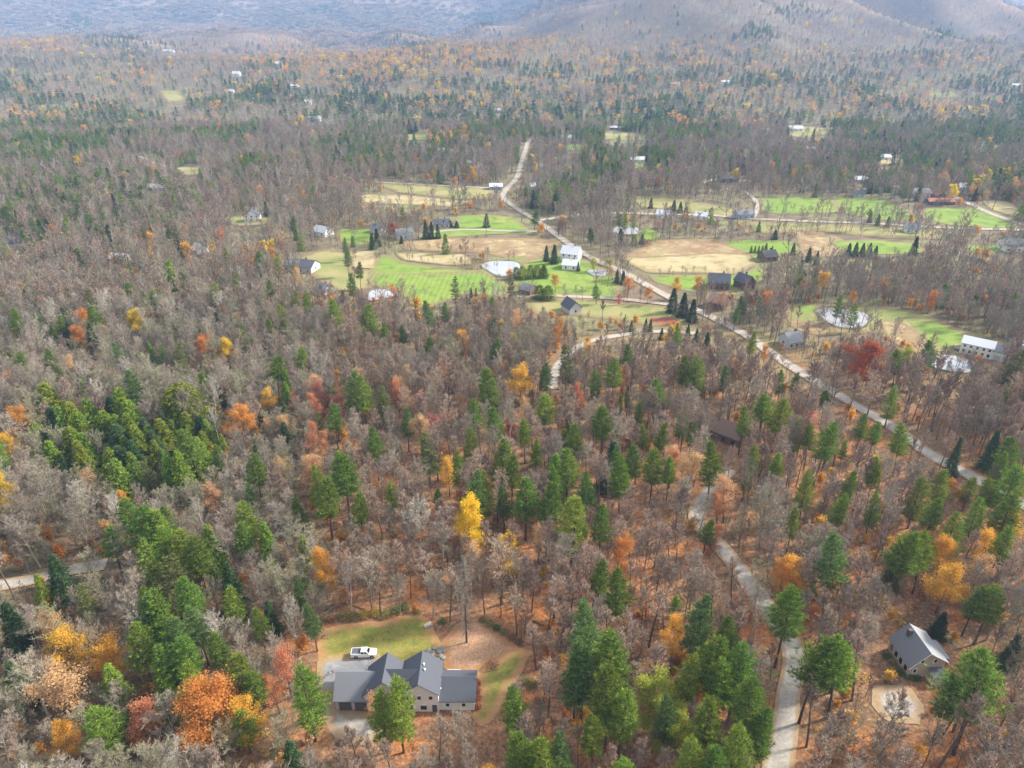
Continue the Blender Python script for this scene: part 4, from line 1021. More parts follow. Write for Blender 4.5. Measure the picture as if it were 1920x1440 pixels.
for x in (-1.75, 1.85):
    for y in (-.9, .9):
        m = MB(); m.tube((x, y - .13, .4), (x, y + .13, .4), .4, .4, 14, True); wo = m.build('wheel', TYRE, tk)
        m = MB(); s = 1 if y > 0 else -1; m.tube((x, y + s * .1, .4), (x, y + s * .145, .4), .22, .2, 10, True); m.build('rim', CHROME, wo)
for y in (-.75, .75):
    m = MB(); m.box((2.84, y, .9), (.06, .35, .18)); m.build('headlight', CHROME, tk)
    m = MB(); m.box((-2.88, y * 1.15, 1.05), (.06, .16, .35)); m.build('tail_light', mat('red_lens', (.35, .02, .02), rough=.3), tk)
    m = MB(); m.box((.95, y / .75 * 1.08, 1.38), (.12, .24, .18)); m.build('mirror', BEDM, tk)
m = MB(); m.box((2.9, 0, .55), (.12, 1.9, .22)); m.build('bumper', CHROME, tk)

# ---- yard things
def shrub(px, py, col, W, H, label, group=None, name='shrub', seed=0):
    g = G(px, py); rr = np.random.RandomState(seed + int(px * 7 + py))
    e = bpy.data.objects.new(name, shrub_mesh(name, rr, col, int(380 * W), W, H, .13)); COL.objects.link(e); e.location = (g[0], g[1], g[2] - .1)
    tag(e, label, 'shrub', group)
shrub(925, 1252, 'brown', 1.6, 2.2, 'round brown shrub alone on the leaf strewn lawn')
SHL = [(605, 1166, 'brown', 1.2, 'dark brown brush at the left end of the bank behind the lawn'), (622, 1164, 'brown', 1.3, 'brown brush right of the white rail'), (642, 1160, 'olive', 1.5, 'olive shrub behind the lawn, left of the gold ones'), (662, 1160, 'olive', 1.5, 'wide olive shrub behind the middle of the lawn'),
       (684, 1156, 'gold', 1.5, 'yellow shrub, left one of the bank behind the lawn'), (704, 1152, 'gold', 1.6, 'tallest yellow shrub behind the lawn'), (722, 1155, 'olive', 1.6, 'olive shrub right of the tallest yellow one'), (742, 1148, 'green', 1.6, 'green shrub at the right end of the bank'),
       (760, 1142, 'green', 1.4, 'dark green shrub near the bare trunks above the lawn'), (782, 1150, 'olive', 1.1, 'olive clump above the lawn corner'), (830, 1168, 'green', 1.1, 'low green shrub behind the stacked yard things'),
       (905, 1165, 'olive', 1.0, 'first shrub of the diagonal row beside the leaf strewn yard'), (918, 1172, 'olive', 1.2, 'second shrub of the diagonal row beside the leaf strewn yard'), (932, 1180, 'green', 1.2, 'third shrub of the diagonal row beside the leaf strewn yard'), (946, 1188, 'olive', 1.2, 'fourth shrub of the diagonal row beside the leaf strewn yard'), (960, 1198, 'brown', 1.2, 'fifth shrub of the diagonal row beside the leaf strewn yard'), (974, 1206, 'brown', 1.1, 'last shrub of the diagonal row beside the leaf strewn yard'),
       (985, 1280, 'olive', 1.3, 'olive shrub at the top of the brushy slope right of the house'), (1000, 1288, 'olive', 1.5, 'wide olive shrub on the brushy slope right of the house'), (972, 1322, 'rust', 1.1, 'rusty shrub on the brushy slope right of the house'), (1012, 1318, 'brown', 1.6, 'brown shrub under the bare trees right of the house'), (970, 1345, 'green', 1.3, 'green shrub at the foot of the brushy slope'),
       (1662, 1232, 'green', 1.0, 'green shrub at the rear left of the tan house'), (1672, 1244, 'olive', 1.0, 'olive shrub beside the left wall of the tan house'), (1688, 1262, 'green', 1.1, 'green shrub at the front left corner of the tan house'), (1703, 1270, 'green', 1.2, 'dark green shrub under the gable of the tan house'), (1718, 1274, 'green', 1.0, 'small green shrub left of the porch of the tan house'),
       (1672, 1362, 'rust', .8, 'red brown shrub on the gravel turnaround')]
for (px, py, c, W, lb) in SHL: shrub(px, py, c, W, W * 1.15, lb)
for i, py in enumerate((1272, 1286, 1300, 1316)):
    shrub(896, py + 12, 'rust', .85, 1.5, ['rust red shrub, rearmost beside the east wing', 'rust red shrub, second from the rear beside the east wing', 'rust red shrub, third from the rear beside the east wing', 'rust red shrub, frontmost beside the east wing'][i])
# low curved stone wall of the driveway: single stones
sw_ = empty('stone_wall', (*G(600, 1300)[:2], 0), 0, 'low curved stone edging wall in the paved driveway', 'wall')
cur = [(592, 1322), (591, 1304), (596, 1288), (605, 1274), (618, 1263), (632, 1256)]
cw = [G(x, y) for x, y in cur]; stm = []
for i in range(3):
    bm = bmesh.new(); bmesh.ops.create_icosphere(bm, subdivisions=1, radius=.5); rr = random.Random(i)
    for vv in bm.verts: vv.co *= rr.uniform(.8, 1.1); vv.co.z *= .6
    me = bpy.data.meshes.new('stone'); bm.to_mesh(me); bm.free(); me.materials.append(STONE); stm.append(me)
for i in range(len(cw) - 1):
    a, c = cw[i], cw[i + 1]; k = max(1, int(math.dist(a[:2], c[:2]) / .6))
    for j in range(k):
        o = bpy.data.objects.new('stone', stm[(i + j) % 3]); COL.objects.link(o); o.parent = sw_
        o.location = Vector((a[0] + (c[0] - a[0]) * j / k, a[1] + (c[1] - a[1]) * j / k, .22)) - sw_.location; o.rotation_euler = (0, 0, RS.uniform(0, 6)); s = RS.uniform(.75, 1.05); o.scale = (s, s, s)
# stone patio and steps behind the house
pt_ = empty('stone_steps', (*G(820, 1228)[:2], 0), 0, 'rough pinkish stone steps and patio behind the house', 'steps')
for i in range(26):
    o = bpy.data.objects.new('stone', stm[i % 3]); COL.objects.link(o); o.parent = pt_
    o.location = (RS.uniform(-2.2, 1.6), RS.uniform(-1.6, 2.0), .15 + .15 * (i % 3)); o.rotation_euler = (0, 0, RS.uniform(0, 6)); s = RS.uniform(.9, 1.7); o.scale = (s, s, s * .7)
# white rails, wooden swing frame, tank, bench, boat-like cover
g = G(598, 1166); e = empty('rail_fence', g, math.radians(30), 'white rail and long pole beside the lawn brush', 'fence')
b = MB(); b.box((0, 0, .6), (.15, 2.0, .15)); b.box((0, -1, .3), (.12, .12, .7)); b.build('rail', TRIM, e)
b = MB(); b.tube((.2, 1, .7), (6, 2.5, 1.0), .09, .07, 6); b.build('pole', WOOD, e)
g = G(607, 1196); e = empty('swing_frame', g, math.radians(20), 'small weathered wooden swing frame at the left edge of the lawn', 'swing')
for s in (-1, 1):
    b = MB(); b.tube((s * 1.0, -.8, 0), (s * 1.0, 0, 2.2), .08, .08, 5); b.tube((s * 1.0, .8, 0), (s * 1.0, 0, 2.2), .08, .08, 5); b.build('leg', WOOD, e)
b = MB(); b.tube((-1.2, 0, 2.2), (1.2, 0, 2.2), .08, .08, 5); b.build('beam', WOOD, e)
b = MB(); b.box((0, 0, .6), (.9, .4, .08)); b.tube((-.4, 0, .6), (-.4, 0, 2.2), .02, .02, 4); b.tube((.4, 0, .6), (.4, 0, 2.2), .02, .02, 4); b.build('seat', W_DARK, e)
g = G(689, 1252); e = empty('satellite_dish', (g[0], g[1], 0), 0, 'white dish on a post beside the garage corner', 'dish')
b = MB(); b.tube((0, 0, 0), (0, 0, 1.6), .05, .05, 6); b.build('post', METAL, e)
b = MB(); b.tube((0, 0, 1.7), (-.15, -.3, 2.0), .15, .55, 12, True); b.build('reflector', TRIM, e)
g = G(803, 1176); e = empty('bench', g, math.radians(35), 'grey and white garden bench behind the lawn', 'bench')
b = MB(); b.box((0, 0, .45), (1.8, .5, .1)); b.build('seat', METAL, e)
b = MB(); b.box((0, .3, .8), (1.8, .08, .6)); b.build('backrest', TRIM, e)
for s in (-1, 1):
    b = MB(); b.box((s * .8, 0, .2), (.1, .45, .42)); b.build('leg', METAL, e)
# fallen logs
for (x0, y0, x1, y1, r, lb) in [(1040, 1115, 1062, 1133, .22, 'fallen dark log behind the clumped bare maple'), (960, 1130, 985, 1148, .2, 'fallen log left of the clumped bare maple'), (640, 1130, 690, 1146, .14, 'thin fallen trunk behind the lawn shrubs'), (1215, 1268, 1250, 1240, .2, 'leaning fallen trunk right of the blue-green pines'), (1000, 1165, 1020, 1176, .2, 'short log on the orange leaf litter')]:
    a, c = G(x0, y0), G(x1, y1); b = MB(); b.tube((0, 0, .2), (c[0] - a[0], c[1] - a[1], .35), r, r * .6, 7, True)
    o = b.build('fallen_log', BARK_L['brown']); o.location = a; tag(o, lb, 'log')
# red painted figure-like marker tree beside the lane is a narrow bright red shrub
g = G(1160, 572); o = bpy.data.objects.new('shrub', shrub_mesh('shrub', np.random.RandomState(3), 'rust', 260, .9, 6.5, .25)); COL.objects.link(o); o.location = g
o.data.materials.clear(); o.data.materials.append(mat('shrub_scarlet', (.62, .07, .05), island=.3)); tag(o, 'narrow scarlet shrub standing in the rough meadow below the lane', 'shrub')
# white rail fence beside the long driveway of the yellow meadow is too small to see

# ------------------------------------------------------------------ placing trees
TREES = []   # dict per tree: kind, var, lod, x, y, z, H, sw, rz, label(optional)
def plant(kind, var, x, y, H, sw=1.0, label=None, name=None, hand=False):
    TREES.append(dict(kind=kind, var=var, x=x, y=y, z=hz(x, y), H=H, sw=sw, rz=RS.uniform(0, 6.28), label=label, hand=hand))
def top(kind, var, px, py, H, sw=1.0, label=None):
    g = G(px, py, H)
    if g: plant(kind, var, g[0], g[1], H, sw, label, hand=True)
def foot(kind, var, px, py, H, sw=1.0, label=None):
    g = G(px, py)
    if g: plant(kind, var, g[0], g[1], H, sw, label, hand=True)

PINES = [(690, 570, 18, 2, 1.25), (802, 562, 19, 3, 1), (833, 567, 15, 3, 1), (753, 607, 14, 3, .9), (805, 630, 14, 0, 1), (923, 595, 15, 3, 1), (930, 632, 18, 0, 1), (915, 687, 24, 0, 1), (888, 742, 20, 1, .9),
 (927, 762, 20, 0, .9), (1020, 680, 18, 3, .9), (1022, 737, 15, 2, 1.5), (937, 818, 24, 1, 1), (1133, 758, 21, 0, 1.15), (1117, 693, 15, 2, 1), (1153, 668, 21, 0, 1), (1233, 710, 20, 0, .95), (1163, 740, 13, 7, .9),
 (1200, 753, 13, 2, .9), (1067, 840, 22, 0, 1), (1170, 860, 22, 6, .95), (1230, 837, 21, 0, .95), (1210, 793, 15, 7, .9), (1243, 790, 16, 7, .9), (657, 697, 23, 3, 1), (677, 703, 23, 0, .9), (718, 720, 18, 5, .9),
 (800, 810, 20, 5, 1), (640, 845, 24, 0, 1.1), (733, 903, 12, 2, 1.2), (907, 883, 20, 2, .9), (987, 897, 21, 0, 1.1), (1033, 903, 21, 0, 1), (1077, 928, 24, 2, 1.05), (817, 913, 12, 3, .8),
 (1310, 667, 20, 2, 1.1), (1287, 667, 19, 0, 1), (1365, 682, 18, 3, .9), (1440, 733, 20, 6, 1.2), (1467, 740, 22, 7, 1.15), (1500, 783, 17, 2, .9), (1527, 790, 18, 6, .8), (1553, 790, 24, 6, .9), (1470, 693, 14, 1, 1),
 (1493, 697, 13, 3, .9), (1552, 730, 13, 0, 1), (1680, 723, 17, 2, .95), (1623, 775, 14, 1, 1), (1647, 787, 15, 0, 1), (1703, 793, 20, 6, .95), (1460, 843, 17, 6, .9), (1343, 827, 22, 7, 1), (1327, 807, 11, 2, 1),
 (1300, 790, 14, 7, .8), (1773, 880, 14, 2, 1.3), (1733, 893, 18, 2, 1.05), (1577, 925, 18, 6, .85), (1493, 953, 15, 7, 1), (1647, 920, 16, 2, .8), (1843, 933, 18, 2, .9), (1903, 927, 20, 0, 1), (1330, 970, 13, 7, 1.1),
 (1903, 820, 20, 0, 1.1), (1910, 870, 22, 2, 1.2), (1867, 897, 16, 6, 1), (1580, 1000, 24, 3, 1), (1700, 987, 23, 6, 1.1), (1750, 997, 20, 6, .85), (1587, 823, 10, 2, .8), (1403, 877, 12, 1, .9), (1827, 893, 12, 2, 1),
 (1317, 1120, 24, 3, 1), (1490, 1093, 25, 0, 1), (1370, 1157, 20, 0, .9), (1347, 1187, 25, 0, 1.1), (1397, 1193, 25, 1, 1), (1420, 1270, 24, 0, 1), (1330, 1320, 22, 6, 1), (1390, 1357, 22, 2, .9), (1540, 1200, 24, 4, 1),
 (1597, 1190, 24, 6, 1.1), (1843, 1090, 17, 3, 1), (1873, 1093, 19, 0, 1.1), (1863, 1240, 26, 4, 1.15), (1800, 1260, 20, 3, .8), (1107, 1127, 26, 3, .9), (1150, 1177, 26, 0, 1.05), (1100, 1200, 24, 3, 1),
 (1147, 1247, 25, 0, 1), (1083, 1235, 20, 3, 1), (1173, 1287, 22, 0, 1), (742, 1266, 22, 2, .85), (713, 1293, 18, 2, 1), (977, 1373, 20, 0, 1), (1013, 1367, 20, 6, 1), (1053, 1380, 18, 3, .9), (1170, 1420, 18, 2, 1),
 (1260, 1297, 20, 3, .8), (260, 945, 22, 0, 1.15), (284, 955, 20, 2, 1.1), (333, 990, 20, 2, 1), (233, 930, 20, 0, 1), (455, 940, 16, 2, 1.2), (307, 1040, 22, 5, 1.3), (287, 1105, 24, 2, .9), (265, 1120, 22, 3, 1.15),
 (315, 1150, 21, 3, 1), (335, 1190, 20, 0, 1.1), (430, 1100, 14, 2, 1.2), (440, 1225, 20, 2, 1), (467, 1255, 16, 0, 1.1), (565, 1245, 22, 2, .95), (173, 1325, 17, 2, 1.35), (450, 1335, 12, 0, 1.4), (553, 1085, 15, 3, .8),
 (580, 1130, 15, 3, .9), (607, 893, 22, 0, 1), (623, 755, 18, 0, .9), (160, 540, 20, 5, 1), (172, 572, 18, 0, 1.1), (330, 640, 17, 5, 1), (240, 528, 14, 0, 1.2), (270, 550, 11, 0, 1), (323, 520, 12, 3, 1), (413, 515, 13, 3, 1),
 (437, 507, 14, 2, 1), (503, 525, 15, 0, 1), (523, 570, 16, 2, 1), (573, 543, 12, 2, 1), (480, 470, 16, 3, 1.1), (60, 545, 12, 0, 1), (110, 590, 14, 0, 1), (23, 590, 12, 0, 1), (213, 390, 12, 1, 1.3), (163, 400, 15, 0, 1.2),
 (180, 418, 15, 2, 1.2), (73, 432, 12, 0, 1.3), (547, 405, 16, 3, 1), (552, 428, 13, 3, 1), (267, 425, 13, 5, 1), (313, 420, 13, 5, 1), (5, 385, 15, 0, 1.3), (645, 445, 15, 3, .8), (648, 465, 17, 3, .8), (672, 490, 16, 0, .9),
 (658, 512, 19, 3, .9), (1003, 393, 15, 3, 1.4), (1110, 425, 13, 1, 1.3), (1120, 533, 11, 1, 1.3), (1578, 552, 15, 2, .9), (1605, 567, 15, 2, .9), (1395, 553, 15, 3, 1), (1430, 556, 15, 3, .9), (1382, 572, 13, 3, 1),
 (200, 985, 16, 0, 1), (480, 1140, 14, 0, .9), (30, 352, 13, 0, 1), (95, 345, 12, 1, 1), (140, 335, 13, 0, 1), (200, 330, 13, 1, 1), (225, 345, 14, 0, 1.1), (255, 350, 13, 2, 1.1), (345, 350, 12, 0, 1), (300, 365, 12, 2, 1)]
PINES += [(860, 840, 20, 1, .8), (985, 780, 18, 6, .8), (1080, 790, 19, 0, .8), (1045, 870, 20, 6, .75), (1105, 880, 20, 1, .85), (1190, 830, 20, 0, .8), (1260, 850, 18, 6, .8), (1280, 760, 17, 1, .85), (760, 760, 18, 3, .8), (700, 800, 20, 0, .8), (590, 870, 18, 2, .9), (670, 920, 18, 0, .9),
 (1400, 760, 19, 0, .8), (1420, 830, 18, 6, .75), (1520, 880, 18, 2, .8), (1600, 880, 17, 0, .8), (1650, 860, 18, 6, .8), (1760, 930, 18, 0, .9), (1800, 960, 19, 2, .9), (1890, 990, 20, 6, .9), (1130, 945, 20, 0, .8), (945, 905, 18, 3, .85), (880, 800, 19, 2, .8), (960, 850, 20, 0, .8), (1005, 820, 17, 6, .75),
 (360, 1000, 20, 0, 1), (300, 985, 20, 2, 1), (270, 1010, 20, 1, 1), (345, 1080, 20, 0, 1), (360, 1130, 19, 3, .9), (250, 1170, 20, 0, 1), (290, 1200, 20, 1, 1), (350, 1240, 18, 2, .9), (400, 1180, 17, 0, .9), (150, 1090, 15, 5, 1), (450, 980, 15, 0, 1), (1290, 1230, 22, 6, .85), (1360, 1230, 23, 0, .9), (1300, 1380, 20, 2, .9), (1350, 1400, 20, 0, .9), (1120, 1330, 20, 6, .8), (1440, 1330, 19, 1, .9)]
for (px, py, H, v, sw) in PINES: top('pine', v, px, py, H, sw * (1.0 if py > 1000 else 1.1))
HEM = [(80, 718, 17, 0, 1.65), (220, 727, 18, 0, 1.50), (333, 720, 19, 4, 1.72), (143, 773, 16, 0, 1.50), (190, 770, 17, 0, 1.50), (213, 778, 16, 0, 1.35), (237, 750, 17, 0, 1.50), (127, 800, 16, 0, 1.50), (150, 812, 15, 1, 1.50), (83, 800, 15, 2, 1.65),
 (110, 850, 12, 2, 1), (320, 787, 13, 1, .9), (290, 757, 13, 0, .7), (300, 840, 11, 3, 1), (410, 723, 10, 2, 1), (413, 813, 10, 1, 1), (477, 833, 11, 2, 1), (487, 763, 8, 2, 1), (530, 790, 13, 2, 1), (533, 693, 14, 1, .9), (533, 715, 13, 3, 1),
 (633, 845, 15, 1, .9), (553, 932, 12, 3, 1), (387, 985, 16, 1, 1), (493, 980, 14, 1, 1), (95, 1040, 15, 2, 1.15), (423, 1055, 16, 2, 1), (500, 1125, 11, 2, 1), (303, 1250, 14, 1, 1.2), (7, 1130, 14, 2, 1.2), (15, 1240, 14, 2, 1.2),
 (165, 605, 14, 2, 1), (125, 605, 12, 2, 1.1), (45, 540, 11, 2, 1.2), (277, 640, 12, 3, .8), (95, 608, 11, 1, 1), (1803, 820, 14, 2, .7), (1773, 1147, 8, 2, 1.2), (1912, 1190, 10, 2, 1), (1265, 540, 13, 2, 1.2), (1285, 548, 13, 2, 1.2),
 (1302, 560, 12, 2, 1.1), (968, 500, 7, 4, 1.4), (980, 498, 8, 4, 1.3), (995, 496, 8, 4, 1.3), (1008, 496, 8, 4, 1.3), (1020, 495, 8, 3, 1.8), (1012, 534, 8, 4, 1.6), (1028, 535, 8, 4, 1.6), (1165, 428, 11, 2, 1.3), (1190, 440, 7, 4, 1.3),
 (1040, 458, 12, 2, 1.1), (1025, 460, 10, 2, 1), (1185, 600, 6, 2, 1), (1212, 597, 7, 2, .9), (1221, 597, 7, 2, .9), (1242, 614, 6, 2, 1), (1292, 608, 8, 2, 1), (1328, 622, 9, 2, 1.1), (1308, 615, 7, 2, 1), (1595, 455, 8, 2, 1.2),
 (1608, 454, 9, 2, 1.2), (1621, 455, 9, 2, 1.2), (1634, 455, 9, 2, 1.2), (1645, 460, 8, 2, 1.2), (1410, 460, 5, 3, 1), (1417, 460, 5, 3, 1), (1424, 460, 5, 3, 1), (1431, 459, 5, 3, 1), (1438, 455, 7, 3, 1), (1449, 460, 5, 3, 1),
 (1520, 464, 9, 2, 1.2), (1535, 470, 9, 2, 1), (1222, 369, 9, 2, 1), (1265, 374, 9, 2, 1.3), (1277, 378, 9, 2, 1.3), (1288, 386, 9, 2, 1.3), (1425, 414, 8, 1, 1.1), (1455, 430, 7, 2, 1.6), (912, 400, 10, 2, 1.3), (820, 413, 5, 2, 2.2),
 (832, 413, 5, 2, 2.2), (844, 413, 5, 2, 2.2), (856, 414, 5, 2, 2.2), (808, 415, 12, 2, .9), (797, 412, 13, 2, 1), (820, 420, 10, 2, 1), (705, 428, 12, 2, 1), (696, 436, 11, 2, 1), (752, 440, 6, 2, 1.2), (883, 538, 6, 2, .8),
 (892, 540, 5, 2, .8), (908, 538, 6, 2, .8), (1158, 505, 8, 2, 1), (1170, 507, 8, 2, 1.1), (1205, 438, 7, 2, 1.3), (1085, 490, 6, 2, 1), (660, 440, 8, 3, 1), (1635, 395, 9, 0, 1), (1650, 400, 9, 3, 1), (1668, 405, 8, 3, 1.1),
 (1490, 455, 8, 2, 1.1), (1795, 455, 8, 2, 1), (1800, 690, 7, 2, .9), (880, 553, 5, 2, .7)]
for i in range(46):      # the dense evergreen grove in the left woods
    a_, r_ = RS.uniform(0, 6.28), RS.random() ** .5
    HEM.append((225 + 165 * r_ * math.cos(a_), 795 + 66 * r_ * math.sin(a_), RS.uniform(12, 17), RS.choice([0, 0, 1, 3, 3, 2]), RS.uniform(1.15, 1.6)))
for (px, py, H, v, sw) in HEM: top('hemlock', v, px, py, H, sw)

A = [('autumn', 0, 248, 583, 14, 1.15, 'round golden yellow maple alone among bare grey trees, left side'), ('autumn', 2, 143, 615, 12, 1, 'small bright orange maple tucked between two dark hemlocks'),
 ('autumn', 2, 375, 634, 13, 1.1, 'flat topped pale orange maple joined to a yellow one'), ('autumn', 0, 422, 637, 13, 1, 'thin yellow maple at the right end of the orange one'),
 ('autumn', 1, 497, 731, 11, 1.1, 'small gold maple left of a pointed green spruce'), ('autumn', 2, 452, 762, 14, 1.2, 'wide orange maple below the small gold one'),
 ('autumn', 0, 395, 452, 9, 1.1, 'compact yellow tree near the white barn in the left woods'), ('autumn', 1, 568, 357, 9, 1, 'small round yellow gold tree far beyond the white church-like house'),
 ('autumn', 0, 877, 938, 20, .85, 'brilliant lemon yellow tree on a tall stem above the front yard'), ('autumn', 1, 975, 687, 17, 1.05, 'broad golden orange maple with dark forked trunk in a small clearing'),
 ('autumn', 3, 1622, 645, 19, 1.25, 'large round rust red maple beyond the road'), ('autumn', 2, 1313, 520, 12, .9, 'vivid orange maple beside the dark gabled house'),
 ('autumn', 1, 1270, 520, 12, .9, 'thin golden maple left of the vivid orange one'), ('autumn', 2, 1178, 522, 10, 1.1, 'orange tree over the lane beside the gravel road'),
 ('autumn', 2, 1042, 517, 9, 1.1, 'orange tree right of the round dark evergreens by the pond'), ('autumn', 7, 1113, 336, 13, 1.3, 'large round yellow green tree above the dark pines in the valley'),
 ('autumn', 0, 963, 243, 12, 1.2, 'round yellow tree at the bend of the far road'), ('autumn', 1, 778, 288, 11, 1.3, 'wide gold tree in the woods left of the far road'),
 ('autumn', 3, 737, 420, 9, 1.4, 'dome shaped rust orange tree beside the grey roofed farmhouse'), ('autumn', 4, 1090, 718, 17, .75, 'narrow coral orange tree between tall green pines'),
 ('autumn', 2, 1050, 598, 12, .7, 'narrow orange tree below the grey pitched roof'), ('autumn', 2, 1042, 615, 12, .6, 'second narrow orange tree below the grey pitched roof'),
 ('autumn', 1, 1103, 632, 9, .9, 'yellow tree standing beside the curved gravel lane'), ('autumn', 5, 560, 500, 16, .8, 'tall tan orange tree in front of the long dark roof'),
 ('autumn', 5, 635, 577, 9, 1.2, 'pale orange round tree in the woods under the white pond'), ('autumn', 2, 28, 766, 15, 1.1, 'orange maple at the left border beside the green hemlocks'),
 ('autumn', 1, 8, 815, 11, 1, 'gold tree cut by the left border'), ('autumn', 5, 395, 914, 12, 1.2, 'pale orange tree with thin crown above a green pine'), ('autumn', 1, 225, 920, 8, .9, 'small gold treetop above the big spreading pine'),
 ('autumn', 1, 120, 1185, 14, 1.2, 'gold maple, uppermost of the orange trees bottom left'), ('autumn', 1, 195, 1200, 14, 1.1, 'half bare gold maple right of the uppermost gold one'),
 ('autumn', 5, 110, 1238, 16, 1.4, 'wide orange brown maple in the bottom left woods'), ('autumn', 2, 378, 1280, 17, 1.3, 'broad bright orange maple left of the grey roofed house'),
 ('autumn', 1, 448, 1318, 12, 1.2, 'golden maple behind the small round pine'), ('autumn', 4, 245, 1330, 13, 1.3, 'faded red orange tree right of the bright green pine'),
 ('autumn', 4, 525, 1200, 17, .9, 'coral red tree with white birch stems left of the driveway'), ('autumn', 4, 510, 1262, 12, .9, 'low red orange tree left of the driveway'),
 ('autumn', 6, 1525, 768, 11, 1.2, 'small pink red maple behind the tall pines'), ('autumn', 2, 1437, 650, 11, .7, 'slim orange tree left of the grey house in the woods'),
 ('autumn', 5, 1300, 842, 15, 1.2, 'pale gold tree below the long brown roof'), ('autumn', 5, 1272, 832, 13, 1, 'thin pale yellow tree left of the pale gold one'),
 ('autumn', 5, 800, 940, 12, .8, 'thin pale yellow treetop left of the lemon yellow tree'), ('autumn', 2, 1532, 1140, 8, .8, 'small orange maple beside the gravel driveway'),
 ('autumn', 7, 1700, 652, 10, 1.2, 'yellow green tree right of the rust red maple'), ('autumn', 1, 1488, 318, 10, .9, 'orange tree at the wood edge in the right valley'),
 ('autumn', 1, 1520, 310, 10, 1, 'gold tree among dark pines in the right valley'), ('autumn', 5, 1690, 1300, 3, 1, None), ('autumn', 5, 1350, 548, 10, 1.2, 'tan orange tree shading the red brown house'),
 ('autumn', 5, 1150, 500, 8, 1.2, None), ('autumn', 7, 1140, 485, 8, 1.2, None), ('autumn', 7, 1115, 485, 8, 1.2, None), ('autumn', 2, 1215, 540, 9, 1, None), ('autumn', 1, 1600, 548, 8, 1.2, None), ('autumn', 4, 1850, 545, 8, 1, None),
 ('autumn', 5, 680, 690, 14, 1, None), ('autumn', 4, 745, 715, 15, 1, None), ('autumn', 4, 590, 735, 15, .9, None), ('autumn', 4, 575, 790, 16, .8, None), ('autumn', 4, 600, 810, 14, .8, None), ('autumn', 3, 958, 793, 6, 1.2, None),
 ('autumn', 1, 840, 860, 14, .7, None), ('autumn', 4, 860, 900, 12, .8, None), ('autumn', 2, 1165, 1010, 15, .8, None), ('autumn', 4, 870, 650, 12, .7, None), ('autumn', 6, 590, 720, 14, 1, None), ('autumn', 1, 1500, 800, 12, .9, None),
 ('autumn', 1, 1900, 960, 14, .9, None), ('autumn', 1, 1860, 1000, 15, .9, None), ('autumn', 1, 1780, 1010, 15, .9, None), ('autumn', 5, 1830, 1040, 15, 1.1, None), ('autumn', 4, 1355, 925, 12, 1, None), ('autumn', 4, 1345, 985, 9, 1, None),
 ('autumn', 1, 1490, 1050, 14, 1, None), ('autumn', 2, 1470, 1060, 13, .9, None), ('autumn', 1, 1270, 1160, 16, .7, None), ('autumn', 7, 1240, 1280, 16, 1, None), ('autumn', 7, 1270, 1340, 14, 1, None), ('autumn', 1, 600, 1030, 16, .7, None),
 ('autumn', 5, 1370, 900, 15, 1, None), ('autumn', 5, 715, 1305, 9, 1.2, None), ('autumn', 5, 1010, 990, 12, .8, None), ('autumn', 2, 75, 985, 5, 2.2, None), ('autumn', 3, 330, 285, 8, 1.3, None), ('autumn', 3, 340, 287, 8, 1.3, None)]
for (k, v, px, py, H, sw, lb) in A: top(k, v, px, py, H, sw * (1.15 if sw > .95 else 1.05), lb)
foot('larch', 0, 875, 1205, 27, 1, 'tall bare larch standing alone on the leaf strewn yard')
top('bare', 3, 782, 948, 21, 1.2, 'large bare tree with whitish forked limbs left of the larch')
top('bare', 3, 540, 1125, 16, .7, 'leaning white birch clump left of the lawn')
top('bare', 3, 1105, 825, 13, 1.2, 'pale cream bare crown among the central pines')
top('bare', 3, 410, 1150, 15, 1.2, 'pale limbed bare maple left of the driveway')
top('bare', 2, 305, 1310, 15, 1.3, 'wide bare maple with tangled limbs in front of the broad orange maple')
top('bare', 3, 735, 840, 12, 1, 'whitish bare tree in the orange woods left of centre')
top('bare', 0, 1040, 1000, 22, 1.15, 'tall clumped bare maple behind the yard brush')
top('bare', 3, 1255, 165 + 640, 12, 1, None)

